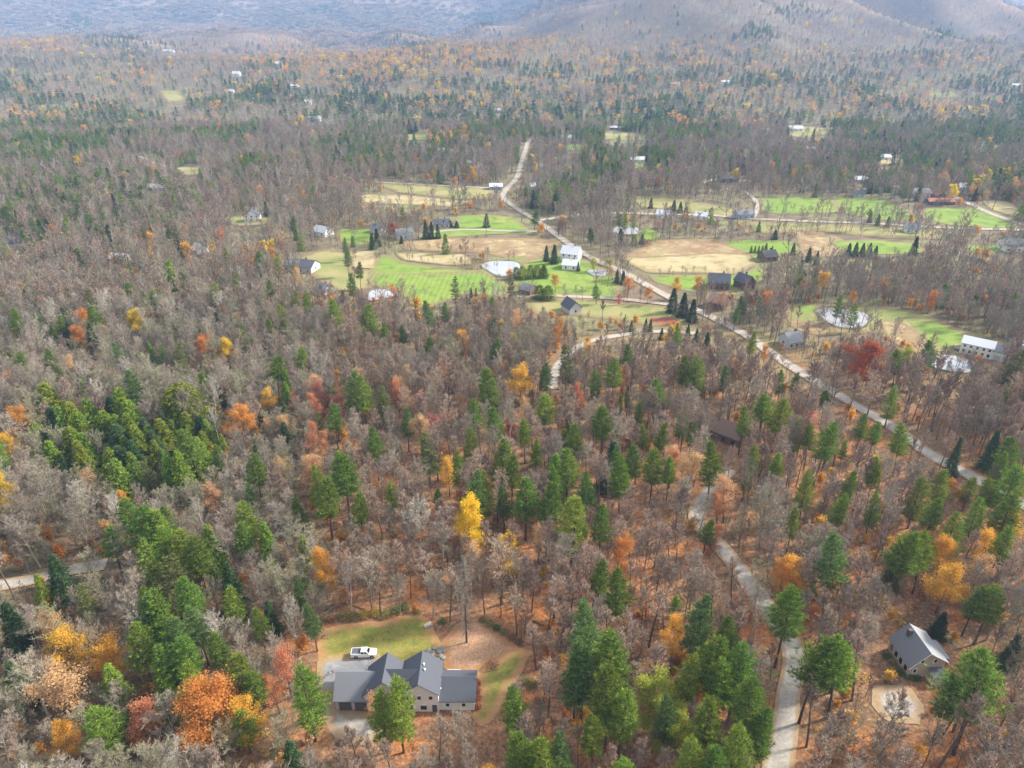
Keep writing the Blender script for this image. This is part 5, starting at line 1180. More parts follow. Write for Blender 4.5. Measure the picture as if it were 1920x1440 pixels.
# ------------------------------------------------------------------ woodland scatter
def blob(px, py, cx, cy, rx, ry, p=2):
    return np.exp(-(((px - cx) / rx) ** 2 + ((py - cy) / ry) ** 2) ** (p / 2))
CON = [(100, 265, 120, 22, .9), (60, 290, 90, 14, .8), (170, 205, 60, 22, .5), (475, 303, 42, 14, .95), (30, 195, 90, 30, .5), (150, 42, 40, 14, .8), (210, 75, 60, 14, .8), (255, 95, 40, 14, .8), (330, 20, 50, 8, .6), (610, 20, 40, 10, .6),
 (500, 168, 60, 10, .5), (430, 150, 60, 16, .5), (640, 180, 110, 24, .6), (590, 205, 110, 18, .45), (690, 285, 75, 30, .75), (680, 235, 60, 16, .5), (765, 77, 46, 13, .95), (905, 30, 34, 26, .85), (930, 12, 50, 8, .7), (1015, 128, 50, 14, .8), (800, 205, 130, 20, .55),
 (960, 205, 100, 20, .6), (700, 135, 110, 14, .3), (1135, 300, 48, 36, .85), (1110, 250, 40, 20, .7), (1235, 292, 40, 20, .95), (1290, 246, 90, 16, .95), (1240, 215, 110, 18, .5), (1070, 345, 60, 18, .85), (1010, 360, 50, 14, .7), (1030, 340, 20, 20, .6),
 (1415, 60, 36, 18, .9), (1500, 18, 60, 12, .6), (1755, 62, 34, 11, .9), (1720, 98, 46, 9, .6), (1480, 150, 80, 16, .6), (1590, 170, 90, 20, .5), (1860, 140, 60, 16, .6), (1800, 225, 130, 14, .8), (1880, 255, 90, 14, .9), (1600, 260, 160, 26, .35), (1750, 300, 160, 26, .55),
 (1880, 330, 70, 30, .7), (1640, 205, 90, 16, .4), (1320, 190, 120, 18, .45), (1000, 170, 200, 20, .3), (1380, 130, 60, 14, .3), (150, 360, 190, 60, .42), (60, 420, 90, 40, .3), (290, 350, 70, 18, .5), (330, 300, 60, 20, .3), (130, 590, 110, 90, .10),
 (330, 800, 220, 200, .14), (350, 1080, 200, 150, .16), (680, 780, 130, 100, .12), (1380, 1280, 110, 130, .3), (1830, 900, 110, 80, .25), (1750, 1000, 200, 150, .10), (1150, 850, 250, 150, .08), (1120, 1230, 80, 80, .2), (1200, 740, 120, 60, .12), (60, 1150, 80, 130, .3), (820, 290, 60, 20, .3), (1500, 320, 60, 24, .4), (1590, 330, 50, 16, .4), (1690, 330, 60, 20, .4)]
ORA = [(560, 105, 170, 26, .38), (720, 110, 130, 30, .5), (900, 95, 170, 34, .35), (600, 140, 140, 16, .3), (1090, 110, 130, 30, .25), (70, 75, 80, 16, .5), (110, 85, 40, 10, .6), (1310, 112, 60, 14, .45), (1100, 150, 200, 20, .25), (870, 180, 180, 20, .18), (1280, 75, 100, 30, .2),
 (1540, 100, 120, 20, .2), (1800, 105, 90, 16, .3), (1600, 190, 300, 14, .16), (1450, 215, 200, 12, .16), (1780, 195, 110, 12, .25), (1310, 225, 60, 8, .3), (240, 140, 80, 16, .25), (480, 160, 60, 12, .3), (840, 250, 60, 10, .4), (1830, 330, 90, 30, .3), (1900, 350, 50, 30, .35),
 (60, 210, 40, 14, .3), (380, 215, 250, 50, .05), (520, 465, 60, 24, .35), (600, 790, 60, 70, .45), (780, 780, 120, 110, .25), (1300, 860, 120, 60, .3), (1160, 800, 260, 140, .10), (1700, 1050, 240, 140, .20), (1250, 1250, 150, 150, .12), (150, 1240, 170, 90, .30), (80, 920, 110, 60, .12), (1560, 545, 140, 30, .22), (880, 620, 200, 60, .08), (1280, 640, 140, 30, .15), (1500, 690, 100, 60, .06)]

def fields(px, py, x, y, seed):
    n1 = fbm(x + seed, y, 90, 3); n2 = fbm(x, y + 500 + seed, 60, 3)
    con = np.full(px.shape, 0.03) + np.clip((350 - py) / 350, 0, 1) * 0.14
    hillmask = np.clip((120 - py) / 60, 0, 1)
    con = con * (1 - 0.85 * hillmask)
    midband = np.exp(-((py - 215) / 85) ** 2) * 0.45
    con = con + midband * sstep(-0.02, 0.08, n1) + np.clip(n1 - 0.06, 0, 1) * 2.2 * np.clip((420 - py) / 200, 0, 1) * (1 - hillmask)
    wx = px + 36 * n1 * (py < 420); wy = py + 22 * n2 * (py < 420)
    for (cx, cy, rx, ry, s) in CON: con = np.maximum(con, s * blob(wx, wy, cx, cy, rx, ry, 3))
    ora = np.full(px.shape, 0.010) + np.clip(n2 - 0.2, 0, 1) * 0.35 * (py > 300)
    ora = ora + 0.025 * np.exp(-((py - 150) / 90) ** 2) + np.clip(n2 - .16, 0, 1) * 1.1 * np.exp(-((py - 160) / 100) ** 2)
    for (cx, cy, rx, ry, s) in ORA: ora = np.maximum(ora, s * (0.85 if cy > 400 else 0.8) * blob(px, py, cx, cy, rx, ry, 2))
    con = con * (1 - 0.93 * blob(px, py, 850, 1075, 330, 105, 4)) * (1 - .9 * blob(px, py, 820, 1290, 330, 110, 4))
    ora = ora * (1 - .97 * blob(px, py, 880, 1270, 300, 110, 4)) * (1 - .95 * blob(px, py, 1740, 1270, 150, 90, 4))
    return con, ora, n1, n2

def not_clear(x, y, z, H, px, py):
    ok = np.ones(len(x), bool)
    rnd = NR.rand(len(x))
    for f in (0.0, 0.4, 0.7, 0.97):
        qx, qy = proj(x, y, z + H * f)
        for poly, s in CLEAR:
            x0, y0 = poly.min(0); x1, y1 = poly.max(0)
            m = ok & (qx > x0) & (qx < x1) & (qy > y0) & (qy < y1)
            if not m.any(): continue
            idx = np.nonzero(m)[0]
            hit = inpoly(qx[idx], qy[idx], poly)
            kill = hit & (rnd[idx] < (s if f > 0 else min(1, s * 1.4)))
            ok[idx[kill]] = False
    for P, kw in ROADS:
        x0, y0 = P.min(0) - kw; x1, y1 = P.max(0) + kw
        idx = np.nonzero(ok & (x > x0) & (x < x1) & (y > y0) & (y < y1))[0]
        if len(idx):
            Q = P[::1]
            d = np.full(len(idx), 1e9)
            for q in Q: d = np.minimum(d, np.hypot(x[idx] - q[0], y[idx] - q[1]))
            ok[idx[d < kw]] = False
    return ok

HANDXY = []
def zone(y0, y1, sp, lod, clump=False):
    out_ = []
    gy = np.arange(y0, y1, sp)
    xs = []; ys = []
    for yy in gy:
        W = 0.86 * (yy + 40) + 25
        gx = np.arange(-W, W, sp)
        xs.append(gx + NR.uniform(-.48, .48, len(gx)) * sp); ys.append(np.full(len(gx), yy) + NR.uniform(-.48, .48, len(gx)) * sp)
    x = np.concatenate(xs); y = np.concatenate(ys); z = h(x, y)
    px, py = proj(x, y, z)
    vis = (px > -90) & (px < 2010) & (py < 1640) & (py > -70)
    x, y, z, px, py = x[vis], y[vis], z[vis], px[vis], py[vis]
    H = 15.5 + 5 * fbm(x, y, 45, 2) * 2 + NR.normal(size=len(x)) * 2.0
    ppx, ppy = proj(x, y, z + H * 0.7)
    ok = not_clear(x, y, z, H, px, py)
    x, y, z, H, ppx, ppy = x[ok], y[ok], z[ok], H[ok], ppx[ok], ppy[ok]
    con, ora, n1, n2 = fields(ppx, ppy, x, y, 0)
    r = NR.rand(len(x))
    for i in range(len(x)):
        k = 'pine' if (r[i] < con[i] * 0.55) else 'hemlock' if r[i] < con[i] else 'autumn' if r[i] < con[i] + ora[i] else 'bare'
        out_.append((k, x[i], y[i], z[i], H[i], ppx[i], ppy[i], n1[i], n2[i]))
    return out_

def pick_bare(lod, px, py, n1, n2):
    a = RS.random()
    left = px < 620 and py > 560
    pinkish = 0.25 + n2
    if lod == 0:
        if left: return RS.choice([0, 2, 6, 0, 2, 5, 5, 1]) if a < .75 else RS.choice([5, 3])
        return RS.choice([1, 4, 7, 4, 1, 0, 6, 7]) if n2 > -0.05 or a < .5 else RS.choice([0, 2, 6, 5])
    if lod == 1:
        if left: return RS.choice([0, 2, 5, 4, 0, 1])
        return RS.choice([0, 1, 5, 2, 1, 0]) if a < .9 else RS.choice([3, 4])
    return RS.choice([1, 1, 1, 0]) if n2 + .6 * n1 + RS.gauss(0, .05) > 0 else RS.choice([0, 2, 0, 3])
def pick_autumn(px, py):
    if py < 330: return RS.choice([5, 1, 5, 5, 5, 1, 5, 0])
    if px < 330 and py > 1100: return RS.choice([1, 2, 5, 5, 5, 1])
    if 540 < px < 900: return RS.choice([4, 5, 5, 5, 6, 1])
    if py > 900 and px > 1300: return RS.choice([1, 1, 2, 5, 0, 5])
    return RS.choice([5, 4, 5, 1, 5, 5, 2, 0])

HAND = [t for t in TREES if t['hand']]
ALL = []
for (y0, y1, sp, lod) in [(34, 330, 5.0, 0), (330, 1000, 5.8, 1), (1000, 2200, 10.5, 2), (2200, 3000, 12.5, 2)]:
    for t in zone(y0, y1, sp, lod): ALL.append((lod,) + t)
AX = np.array([(a[2], a[3], a[4], a[5]) for a in ALL]); drop = np.zeros(len(ALL), bool); ar = NR.rand(len(ALL))
a9 = proj(AX[:, 0], AX[:, 1], AX[:, 2] + AX[:, 3] * .92); a6 = proj(AX[:, 0], AX[:, 1], AX[:, 2] + AX[:, 3] * .6)
for t in HAND:
    cx, cy = proj(t['x'], t['y'], t['z'] + t['H'] * .68); sc_ = F / (t['y'] * CP - (t['z'] - HC) * SP)
    rx, ry = t['H'] * t['sw'] * .2 * sc_ + 2, t['H'] * .27 * sc_
    for q in (a9, a6):
        drop |= (AX[:, 1] < t['y']) & (((q[0] - cx) / rx) ** 2 + ((q[1] - cy) / ry) ** 2 < 1) & (ar < .85)
ALL = [a for a, d_ in zip(ALL, drop) if not d_]
# no scattered tree right on top of a hand placed one, or on the two near houses
hx = np.array([t['x'] for t in TREES]); hy = np.array([t['y'] for t in TREES])
for (lod, k, x, y, z, H, px, py, n1, n2) in ALL:
    if lod < 2 and len(hx):
        d = np.hypot(hx - x, hy - y).min()
        if d < (2.6 if k == 'bare' else 4.0): continue
    if -42 < x < -4 and 92 < y < 118: continue
    if 82 < x < 103 and 100 < y < 126: continue
    if k == 'bare': v = pick_bare(lod, px, py, n1, n2); sw = RS.uniform(.85, 1.2)
    elif k == 'autumn': v = pick_autumn(px, py); H = H * 0.82; sw = RS.uniform(.8, 1.2)
    elif k == 'pine': v = RS.randrange({0: 8, 1: 4, 2: 3}[lod]); H = H * RS.uniform(.95, 1.3) if lod == 0 else H * RS.uniform(.85, 1.15); sw = RS.uniform(.85, 1.15)
    else: v = RS.randrange({0: 4, 1: 3, 2: 3}[lod]); H = H * RS.uniform(.65, .95); sw = RS.uniform(.9, 1.2)
    if lod == 2: sw *= 1.6 if k == 'autumn' else 1.25; H *= .88
    if px < 640 and py > 640 and k == 'bare': H *= 0.92
    TREES.append(dict(kind=k, var=v, lod=lod, x=x, y=y, z=z, H=H, sw=sw, rz=RS.uniform(0, 6.28), label=None, hand=False))
# thin roadside trees, hedgerows and single trees in the meadows
ROWS = [((660, 468), (900, 474), 26, .5), ((720, 484), (720, 484), 1, 1), ((1165, 480), (1120, 430), 8, 1), ((1340, 455), (1480, 452), 18, .6), ((1330, 405), (1560, 416), 22, .7), ((1560, 412), (1760, 424), 26, .8), ((1420, 398), (1700, 404), 26, .7),
        ((1640, 440), (1900, 455), 34, .8), ((1380, 440), (1600, 436), 26, .8), ((1040, 440), (1090, 452), 16, .9), ((1480, 565), (1700, 575), 26, .8), ((1290, 575), (1340, 560), 8, 1), ((1050, 560), (1230, 565), 14, .7), ((880, 545), (1000, 560), 12, .8),
        ((700, 560), (870, 560), 10, .8), ((820, 390), (960, 392), 24, .9), ((990, 395), (1190, 420), 40, .9), ((1190, 425), (1360, 440), 26, .9), ((740, 425), (800, 440), 12, .9), ((1540, 605), (1640, 615), 14, .9), ((1700, 690), (1900, 690), 30, .7), ((740, 350), (900, 378), 12, .7), ((1170, 478), (1240, 449), 14, .5), ((1240, 448), (1330, 446), 16, .5), ((760, 490), (885, 498), 14, .45), ((742, 472), (890, 476), 14, .45), ((1235, 516), (1400, 517), 16, .45), ((1500, 482), (1590, 482), 12, .5), ((660, 470), (662, 505), 6, .6), ((1427, 372), (1720, 374), 26, .7), ((985, 480), (900, 508), 10, .5), ((1740, 388), (1830, 388), 10, .6), ((1110, 545), (1180, 520), 8, .9), ((1235, 590), (1400, 610), 16, .8)]
for (p, q, n, s) in ROWS:
    for i in range(n):
        t = RS.random(); px = p[0] + (q[0] - p[0]) * t + RS.gauss(0, 5); py = p[1] + (q[1] - p[1]) * t + RS.gauss(0, 2.5)
        g = G(px, py)
        if g is None: continue
        TREES.append(dict(kind='bare', var=RS.choice([0, 1, 2, 4, 5]), lod=1, x=g[0], y=g[1], z=g[2], H=RS.uniform(7, 14) * s, sw=RS.uniform(1, 1.3), rz=RS.uniform(0, 6), label=None, hand=False))

# ------------------------------------------------------------------ far slopes: clumps of crowns per instance
def clump_parts(kind, lodvar, size, n, Hs, rng):
    """joined patch of woodland crowns for the mountain sides"""
    b = MB()
    for _ in range(n):
        cx, cy = rng.uniform(-size / 2, size / 2, 2); H = Hs * rng.uniform(0.8, 1.15)
        if kind == 'con':
            a = np.arange(5) * 1.2566 + rng.rand() * 6; R = H * 0.2
            for zz, rr in ((0.15, 1.0), (0.5, 0.65)):
                ring = np.column_stack([cx + np.cos(a) * R * rr, cy + np.sin(a) * R * rr, np.full(5, H * zz)])
                tp = np.array([cx, cy, H * (zz + 0.5)]); b.tris(np.stack([ring, np.roll(ring, -1, 0), np.repeat(tp[None], 5, 0)], 1))
        else:
            m = 16; v = rng.normal(size=(m, 3)); v[:, 2] = abs(v[:, 2]); v /= np.linalg.norm(v, axis=1)[:, None]
            base = np.repeat([[cx, cy, H * 0.3]], m, 0) + v * [H * .12, H * .12, H * .2]; dv = v * [0.8, 0.8, 1] + [0, 0, 0.5]; dv /= np.linalg.norm(dv, axis=1)[:, None]
            b.tris(blades(base, dv, np.full(m, H * 0.45), np.full(m, H * (0.10 if kind == 'bare' else 0.2)), rng))
    m_ = {'con': NEED['dark'], 'bare': TWIG['grey' if lodvar == 0 else 'brown'], 'tan': LEAFM['tan'], 'gold': LEAFM['gold']}[kind]
    return b.mesh('clump', m_)
CL = {('bare', 0): clump_parts('bare', 0, 22, 16, 15, RG), ('bare', 1): clump_parts('bare', 1, 22, 16, 15, RG), ('con', 0): clump_parts('con', 0, 20, 9, 15, RG),
      ('tan', 0): clump_parts('tan', 0, 18, 9, 13, RG), ('gold', 0): clump_parts('gold', 0, 12, 4, 13, RG)}
CLKEYS = [('bare', 0), ('bare', 1), ('con', 0), ('tan', 0), ('gold', 0)]
CLP = []
for (y0, y1, sp) in [(3000, 4600, 29.0), (4600, 7600, 52.0)]:
    gy = np.arange(y0, y1, sp); xs = []; ys = []
    for yy in gy:
        W = 0.84 * yy; gx = np.arange(-W, W, sp); xs.append(gx + NR.uniform(-.5, .5, len(gx)) * sp); ys.append(np.full(len(gx), yy) + NR.uniform(-.5, .5, len(gx)) * sp)
    x = np.concatenate(xs); y = np.concatenate(ys); z = h(x, y); px, py = proj(x, y, z)
    vis = (px > -120) & (px < 2040) & (py > -60) & (py < 200)
    x, y, z, px, py = x[vis], y[vis], z[vis], px[vis], py[vis]
    con, ora, n1, n2 = fields(px, py - 4, x * 0.3, y * 0.3, 77)
    r = NR.rand(len(x))
    for i in range(len(x)):
        k = 2 if r[i] < con[i] else (4 if RS.random() < 0.15 else 3) if r[i] < con[i] + ora[i] * 0.8 else (0 if n1[i] + RS.gauss(0, .1) > 0 else 1)
        s = min(sp, 36) / 24.0 * RS.uniform(.8, 1.2)
        CLP.append((k, x[i], y[i], z[i], s))

# ------------------------------------------------------------------ individuals (the 300 largest of each kind) and the rest as woodland
def fwd(t): return t['y'] * CP - (t['z'] - HC) * SP
for t in TREES:
    d = fwd(t)
    t['px'], t['py'] = [float(a) for a in proj(t['x'], t['y'], t['z'] + t['H'] * 0.7)]
    if 'lod' not in t: t['lod'] = 0
    t['size'] = t['H'] / d
    t['vis'] = -30 < t['px'] < 1950 and t['py'] < 1460
LM = [('the house with the truck', 760, 1280), ('the tan gabled house', 1720, 1225), ('the lemon yellow tree', 877, 970), ('the tall bare larch', 875, 1110), ('the rust red maple', 1622, 680), ('the golden maple in its clearing', 975, 720),
      ('the green hemlock cluster', 190, 800), ('the yellow maple in the left woods', 248, 603), ('the broad orange maple', 375, 1310), ('the gravel driveway at the bottom', 1475, 1340), ('the gravel track at left', 70, 1088), ('the long brown roof', 1345, 800),
      ('the mown striped meadow', 820, 535), ('the white farmhouse', 1073, 485), ('the pond by the farmhouse', 942, 502), ('the upper right pond', 1582, 595), ('the lower right pond', 1782, 682), ('the long white house', 1845, 648),
      ('the tan hay field', 1290, 485), ('the white house in the left woods', 472, 408), ('the long dark roof', 563, 498), ('the orange maple between hemlocks', 143, 627), ('the gravel driveway bend', 1320, 970), ('the small grey-roofed house', 1487, 640),
      ('the bright leaf-strewn yard', 890, 1210), ('the coral red tree', 525, 1235), ('the curved gravel lane', 1060, 680), ('the roadside pines', 1553, 830), ('the lower driveway pines', 1380, 1250), ('the twin pines behind the tan house', 1720, 1020),
      ('the small gold maple', 497, 743), ('the centre group of pines', 1030, 940), ('the dark spruce beside the road', 1803, 850), ('the bottom left maples', 130, 1260), ('the pine in front of the house', 740, 1350), ('the pink red maple', 1525, 785)]
ORD = ['', 'second ', 'third ', 'fourth ', 'fifth ', 'sixth ', 'seventh ', 'eighth ', 'ninth ', 'tenth ', 'eleventh ', 'twelfth ', 'thirteenth ', 'fourteenth ', 'fifteenth ', 'sixteenth ', 'seventeenth ', 'eighteenth ', 'nineteenth ', 'twentieth ']
_t = ['', 'twenty', 'thirty', 'forty', 'fifty', 'sixty']
for _d in range(2, 6):
    for _u in ['first', 'second', 'third', 'fourth', 'fifth', 'sixth', 'seventh', 'eighth', 'ninth']: ORD.append(_t[_d - 1] + '-' + _u + ' ')
    ORD.append({2: 'thirtieth ', 3: 'fortieth ', 4: 'fiftieth ', 5: 'sixtieth '}[_d])
def describe(t):
    k, v = t['kind'], t['var']
    if k == 'pine': return {0: 'green white pine', 1: 'dense green pine', 2: 'bright green pine', 3: 'blue-green pine', 4: 'spreading flat pine', 5: 'olive green pine', 6: 'bare-stemmed green pine', 7: 'yellow-green pine'}[v]
    if k == 'hemlock': return {0: 'yellow-green hemlock', 1: 'bright green hemlock', 2: 'dark conical spruce', 3: 'green conical hemlock', 4: 'broad rounded evergreen'}[v]
    if k == 'autumn': return {0: 'yellow-leaved tree', 1: 'gold-leaved tree', 2: 'orange-leaved tree', 3: 'rust red tree', 4: 'coral orange tree', 5: 'pale tan-leaved tree', 6: 'pinkish red tree', 7: 'yellow-green leafy tree'}[v]
    if k == 'larch': return 'bare larch'
    return {0: 'grey bare maple', 1: 'slim brown bare tree', 2: 'wide grey bare tree', 3: 'pale-limbed bare tree', 4: 'tall-stemmed brown bare tree', 5: 'olive-grey bare tree', 6: 'upright grey bare tree', 7: 'brown bare maple'}[v]
NAMES = {'pine': 'pine_tree', 'hemlock': 'hemlock_tree', 'autumn': 'autumn_tree', 'bare': 'bare_tree', 'larch': 'larch_tree'}
GRP = {'pine': 'white pines standing in the woods', 'hemlock': 'hemlocks and spruces', 'autumn': 'autumn trees still in coloured leaf', 'bare': 'bare trees of the woods'}
rest = {}
indiv = []
LIM = {'pine': 299, 'hemlock': 299, 'autumn': 299, 'bare': 299, 'larch': 9}
for k in LIM:
    L = [t for t in TREES if t['kind'] == k]
    L.sort(key=lambda t: (not (t['hand'] and t['vis']), not t['vis'], -t['size']))
    top_ = [t for t in L if t['vis']][:LIM[k]]
    ids = set(id(t) for t in top_)
    indiv += top_
    rest[k] = [t for t in L if id(t) not in ids]
cand = {}
for t in indiv:
    best = min(LM, key=lambda q: (t['px'] - q[1]) ** 2 + ((t['py'] - q[2]) * 1.2) ** 2)
    dx, dy = t['px'] - best[1], (t['py'] - best[2]) * 1.2
    ang = math.atan2(dy, dx)
    sec = ['right of', 'lower right of', 'below', 'lower left of', 'left of', 'upper left of', 'above', 'upper right of'][int(round(ang / (math.pi / 4))) % 8]
    t['key'] = (describe(t), sec, best[0]); t['dd'] = math.hypot(dx, dy)
    cand.setdefault(t['key'], []).append(t)
for k, L in cand.items():
    L.sort(key=lambda t: t['dd'])
    n_ = 0
    for t in L:
        if t['label']: continue
        t['label'] = (ORD[min(n_, 58)] + ('nearest ' if len(L) > 1 else '') + k[0] + ' ' + k[1] + ' ' + k[2]); n_ += 1
SRCMESH = {}
for t in indiv:
    lod = 0 if (t['hand'] or t['lod'] == 0) else t['lod']
    if t['kind'] == 'larch': lod = 0
    key = (t['kind'], lod, t['var'])
    if key not in SRC: key = (t['kind'], lod, 0)
    parts = SRC[key]; s = t['H'] / HT[key]
    e = empty(NAMES[t['kind']], (t['x'], t['y'], t['z'] - 0.15), t['rz'], t['label'], 'tree', GRP.get(t['kind']))
    e.scale = (s * t['sw'], s * t['sw'], s)
    for pn, me in parts:
        o = bpy.data.objects.new(pn, me); COL.objects.link(o); o.parent = e
        if pn == 'crown' or pn == 'branches': pass

# geometry-nodes scatter of meshes kept outside the scene
def scatter(name, meshes, pts, m0=None):
    """pts: list of (index, x, y, z, rz, sx, sz)"""
    if not pts: return
    src = bpy.data.collections.new(name + '_sources')
    for i, me in enumerate(meshes):
        src.objects.link(bpy.data.objects.new('src_%s_%03d' % (name, i), me))
    me = bpy.data.meshes.new(name); a = np.array(pts, float)
    me.vertices.add(len(a)); me.vertices.foreach_set('co', a[:, 1:4].astype(np.float32).ravel())
    at = me.attributes.new('pick', 'INT', 'POINT'); at.data.foreach_set('value', a[:, 0].astype(np.int32))
    at = me.attributes.new('turn', 'FLOAT', 'POINT'); at.data.foreach_set('value', a[:, 4].astype(np.float32))
    at = me.attributes.new('size', 'FLOAT_VECTOR', 'POINT'); at.data.foreach_set('vector', np.column_stack([a[:, 5], a[:, 5], a[:, 6]]).astype(np.float32).ravel())
    o = bpy.data.objects.new(name, me); COL.objects.link(o)
    g = bpy.data.node_groups.new(name + '_scatter', 'GeometryNodeTree')
    g.interface.new_socket('Geometry', in_out='INPUT', socket_type='NodeSocketGeometry')
    g.interface.new_socket('Geometry', in_out='OUTPUT', socket_type='NodeSocketGeometry')
    N = g.nodes.new; L = g.links.new
    gi = N('NodeGroupInput'); go = N('NodeGroupOutput')
    ci = N('GeometryNodeCollectionInfo'); ci.inputs['Collection'].default_value = src; ci.inputs['Separate Children'].default_value = True; ci.inputs['Reset Children'].default_value = True
    ip = N('GeometryNodeInstanceOnPoints'); ip.inputs['Pick Instance'].default_value = True
    def att(nm, ty):
        q = N('GeometryNodeInputNamedAttribute'); q.data_type = ty; q.inputs['Name'].default_value = nm; return q.outputs[0]
    cx = N('ShaderNodeCombineXYZ'); L(att('turn', 'FLOAT'), cx.inputs[2])
    mp = N('GeometryNodeMeshToPoints')
    L(gi.outputs[0], mp.inputs[0]); L(mp.outputs[0], ip.inputs['Points'])
    L(ci.outputs[0], ip.inputs['Instance']); L(att('pick', 'INT'), ip.inputs['Instance Index'])
    L(cx.outputs[0], ip.inputs['Rotation']); L(att('size', 'FLOAT_VECTOR'), ip.inputs['Scale'])
    L(ip.outputs[0], go.inputs[0])
    md = o.modifiers.new('scatter', 'NODES'); md.node_group = g
    return tag(o, kind='stuff')

JOINED = {}
def joined(key):
    """trunk and crown of a source as one mesh with two material slots"""
    if key in JOINED: return JOINED[key]
    bm = bmesh.new(); mats = []
    for i, (pn, me) in enumerate(SRC[key]):
        n0 = len(bm.faces); bm.from_mesh(me); bm.faces.ensure_lookup_table()
        for f in bm.faces[n0:]: f.material_index = i
        mats.append(me.materials[0])
    me = bpy.data.meshes.new('tree'); bm.to_mesh(me); bm.free()
    for m in mats: me.materials.append(m)
    JOINED[key] = me; return me
for k in ('pine', 'hemlock', 'autumn', 'bare'):
    keys = sorted(set((k, t['lod'], t['var']) for t in rest[k] if (k, t['lod'], t['var']) in SRC))
    ix = {q: i for i, q in enumerate(keys)}
    pts = []
    for t in rest[k]:
        q = (k, t['lod'], t['var'])
        if q not in ix: q = keys[0]
        s = t['H'] / HT[q]; pts.append((ix[q], t['x'], t['y'], t['z'] - 0.2, t['rz'], s * t['sw'], s))
    o = scatter({'pine': 'pine_woodland', 'hemlock': 'hemlock_woodland', 'autumn': 'coloured_woodland', 'bare': 'bare_woodland'}[k], [joined(q) for q in keys], pts)
    tag(o, {'pine': 'farther white pines spread through the valley woods', 'hemlock': 'farther dark conical evergreens spread through the valley woods', 'autumn': 'farther gold and tan autumn trees dotted through the valley', 'bare': 'the rest of the leafless grey-brown woodland across the valley'}[k], 'woods')
o = scatter('mountain_woodland', [CL[q] for q in CLKEYS], [(k, x, y, z - 0.5, RS.uniform(0, 6.28), s, (s ** 0.5)) for (k, x, y, z, s) in CLP])
tag(o, 'far hazy woods covering the mountain slopes', 'woods')

# undergrowth: leaf coloured saplings and brush on the forest floor
def sapling(rng, colour, n, W, H, s):
    return shrub_mesh('sapling', rng, colour, n, W, H, s)
UG = [shrub_mesh('sapling', RG, 'rust', 60, 1.2, 2.2, .2), shrub_mesh('sapling', RG, 'gold', 60, 1.1, 2.4, .2), shrub_mesh('sapling', RG, 'brown', 60, 1.3, 1.8, .2), shrub_mesh('sapling', RG, 'olive', 60, 1.2, 1.4, .2)]
UG2 = leafy_meshes('sap', RG, 5, 'orange', 1, dens=.3)[1][1], leafy_meshes('sap', RG, 5, 'gold', 1, dens=.35)[1][1], leafy_meshes('sap', RG, 5, 'tan', 1, dens=.4)[1][1]
xs = NR.uniform(-330, 330, 9000); ys = NR.uniform(40, 420, 9000); zs = h(xs, ys); px, py = proj(xs, ys, zs)
m = (px > -40) & (px < 1960) & (py < 1500) & (py > 560)
xs, ys, zs, px, py = xs[m], ys[m], zs[m], px[m], py[m]
ok = not_clear(xs, ys, zs, np.full(len(xs), 1.0), px, py)
pts = []
BS = [joined(('bare', 1, i)) for i in (1, 5, 0)]
nn = fbm(xs, ys, 30, 2)
for i in np.nonzero(ok)[0]:
    if -41 < xs[i] < -5 and 98 < ys[i] < 115: continue
    if 85 < xs[i] < 100 and 106 < ys[i] < 122: continue
    right = px[i] > 1200 and py[i] > 850
    if nn[i] < -0.06 and RS.random() < 0.8: continue
    if py[i] > 1160 and 560 < px[i] < 1050 and RS.random() < .8: continue
    if RS.random() < 0.5: k = RS.choice([4, 4, 5, 6]) if not right else RS.choice([5, 5, 4, 1])
    else: k = RS.choice([0, 2, 2, 3, 1])
    s = RS.uniform(.4, 1.0); pts.append((k, xs[i], ys[i], zs[i] - .1, RS.uniform(0, 6), s, s))
x2 = NR.uniform(-330, 330, 14000); y2 = NR.uniform(40, 420, 14000); z2 = h(x2, y2); p2, q2 = proj(x2, y2, z2); m2 = (p2 > -40) & (p2 < 1960) & (q2 < 1560)
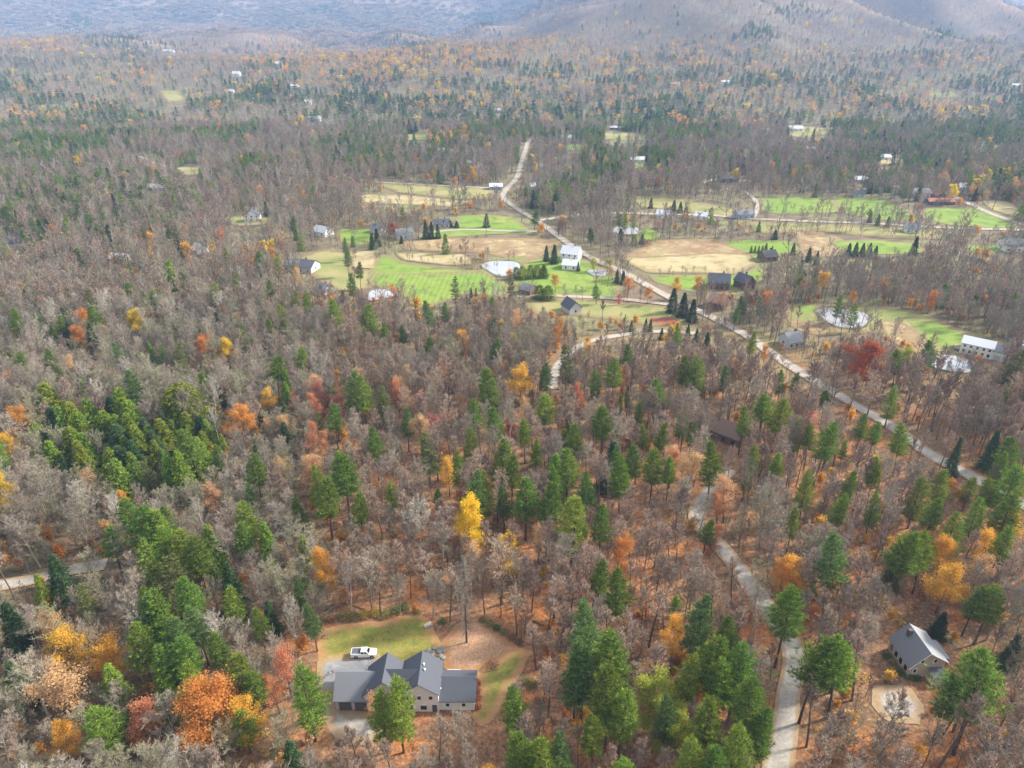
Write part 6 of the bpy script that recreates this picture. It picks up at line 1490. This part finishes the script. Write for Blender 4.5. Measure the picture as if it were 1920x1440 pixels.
x2, y2, z2 = x2[m2], y2[m2], z2[m2]; p2, q2 = p2[m2], q2[m2]; k2 = not_clear(x2, y2, z2, np.full(len(x2), 5.0), p2, q2)
for i in np.nonzero(k2)[0]:
    if (-44 < x2[i] < 0 and 90 < y2[i] < 135) or (78 < x2[i] < 106 and 98 < y2[i] < 128): continue
    s = RS.uniform(.22, .55); pts.append((7 + RS.randrange(3), x2[i], y2[i], z2[i] - .1, RS.uniform(0, 6), s * .8, s))
x3 = NR.uniform(-520, 620, 15000); y3 = NR.uniform(300, 780, 15000); z3 = h(x3, y3); p3, q3 = proj(x3, y3, z3); m3 = (p3 > -40) & (p3 < 1960)
x3, y3, z3, p3, q3 = x3[m3], y3[m3], z3[m3], p3[m3], q3[m3]; k3 = not_clear(x3, y3, z3, np.full(len(x3), 1.5), p3, q3); n3 = fbm(x3, y3, 40, 2)
for i in np.nonzero(k3)[0]:
    if n3[i] < -0.05: continue
    s = RS.uniform(.6, 1.5); pts.append((RS.choice([2, 3, 2, 3, 0, 9, 9, 9]) if RS.random() < .93 else 5, x3[i], y3[i], z3[i] - .1, RS.uniform(0, 6), s, s * .9))
pts = [(p[0],) + p[1:5] + ((min(p[5], .5), min(p[6], .45)) if p[0] >= 7 else p[5:]) for p in pts]
tag(scatter('undergrowth', UG + list(UG2) + BS, pts), 'orange and brown brush and saplings on the leaf covered forest floor', 'undergrowth')


# ------------------------------------------------------------------ air
hb = MB(); hb.box((0, 5200, (ZLO + ZHI) / 2), (21500, 11000, ZHI - ZLO))
haze = hb.build('haze', None)
hm = bpy.data.materials.new('haze'); hm.use_nodes = True
hn = hm.node_tree; hn.nodes.clear()
ho = hn.nodes.new('ShaderNodeOutputMaterial'); pv = hn.nodes.new('ShaderNodeVolumePrincipled')
pv.inputs['Density'].default_value = HAZE_DENSITY
pv.inputs['Color'].default_value = (0.42, 0.63, 1.0, 1)
pv.inputs['Anisotropy'].default_value = 0.1
hn.links.new(pv.outputs[0], ho.inputs['Volume'])
haze.data.materials.append(hm)
tag(haze, kind='stuff')
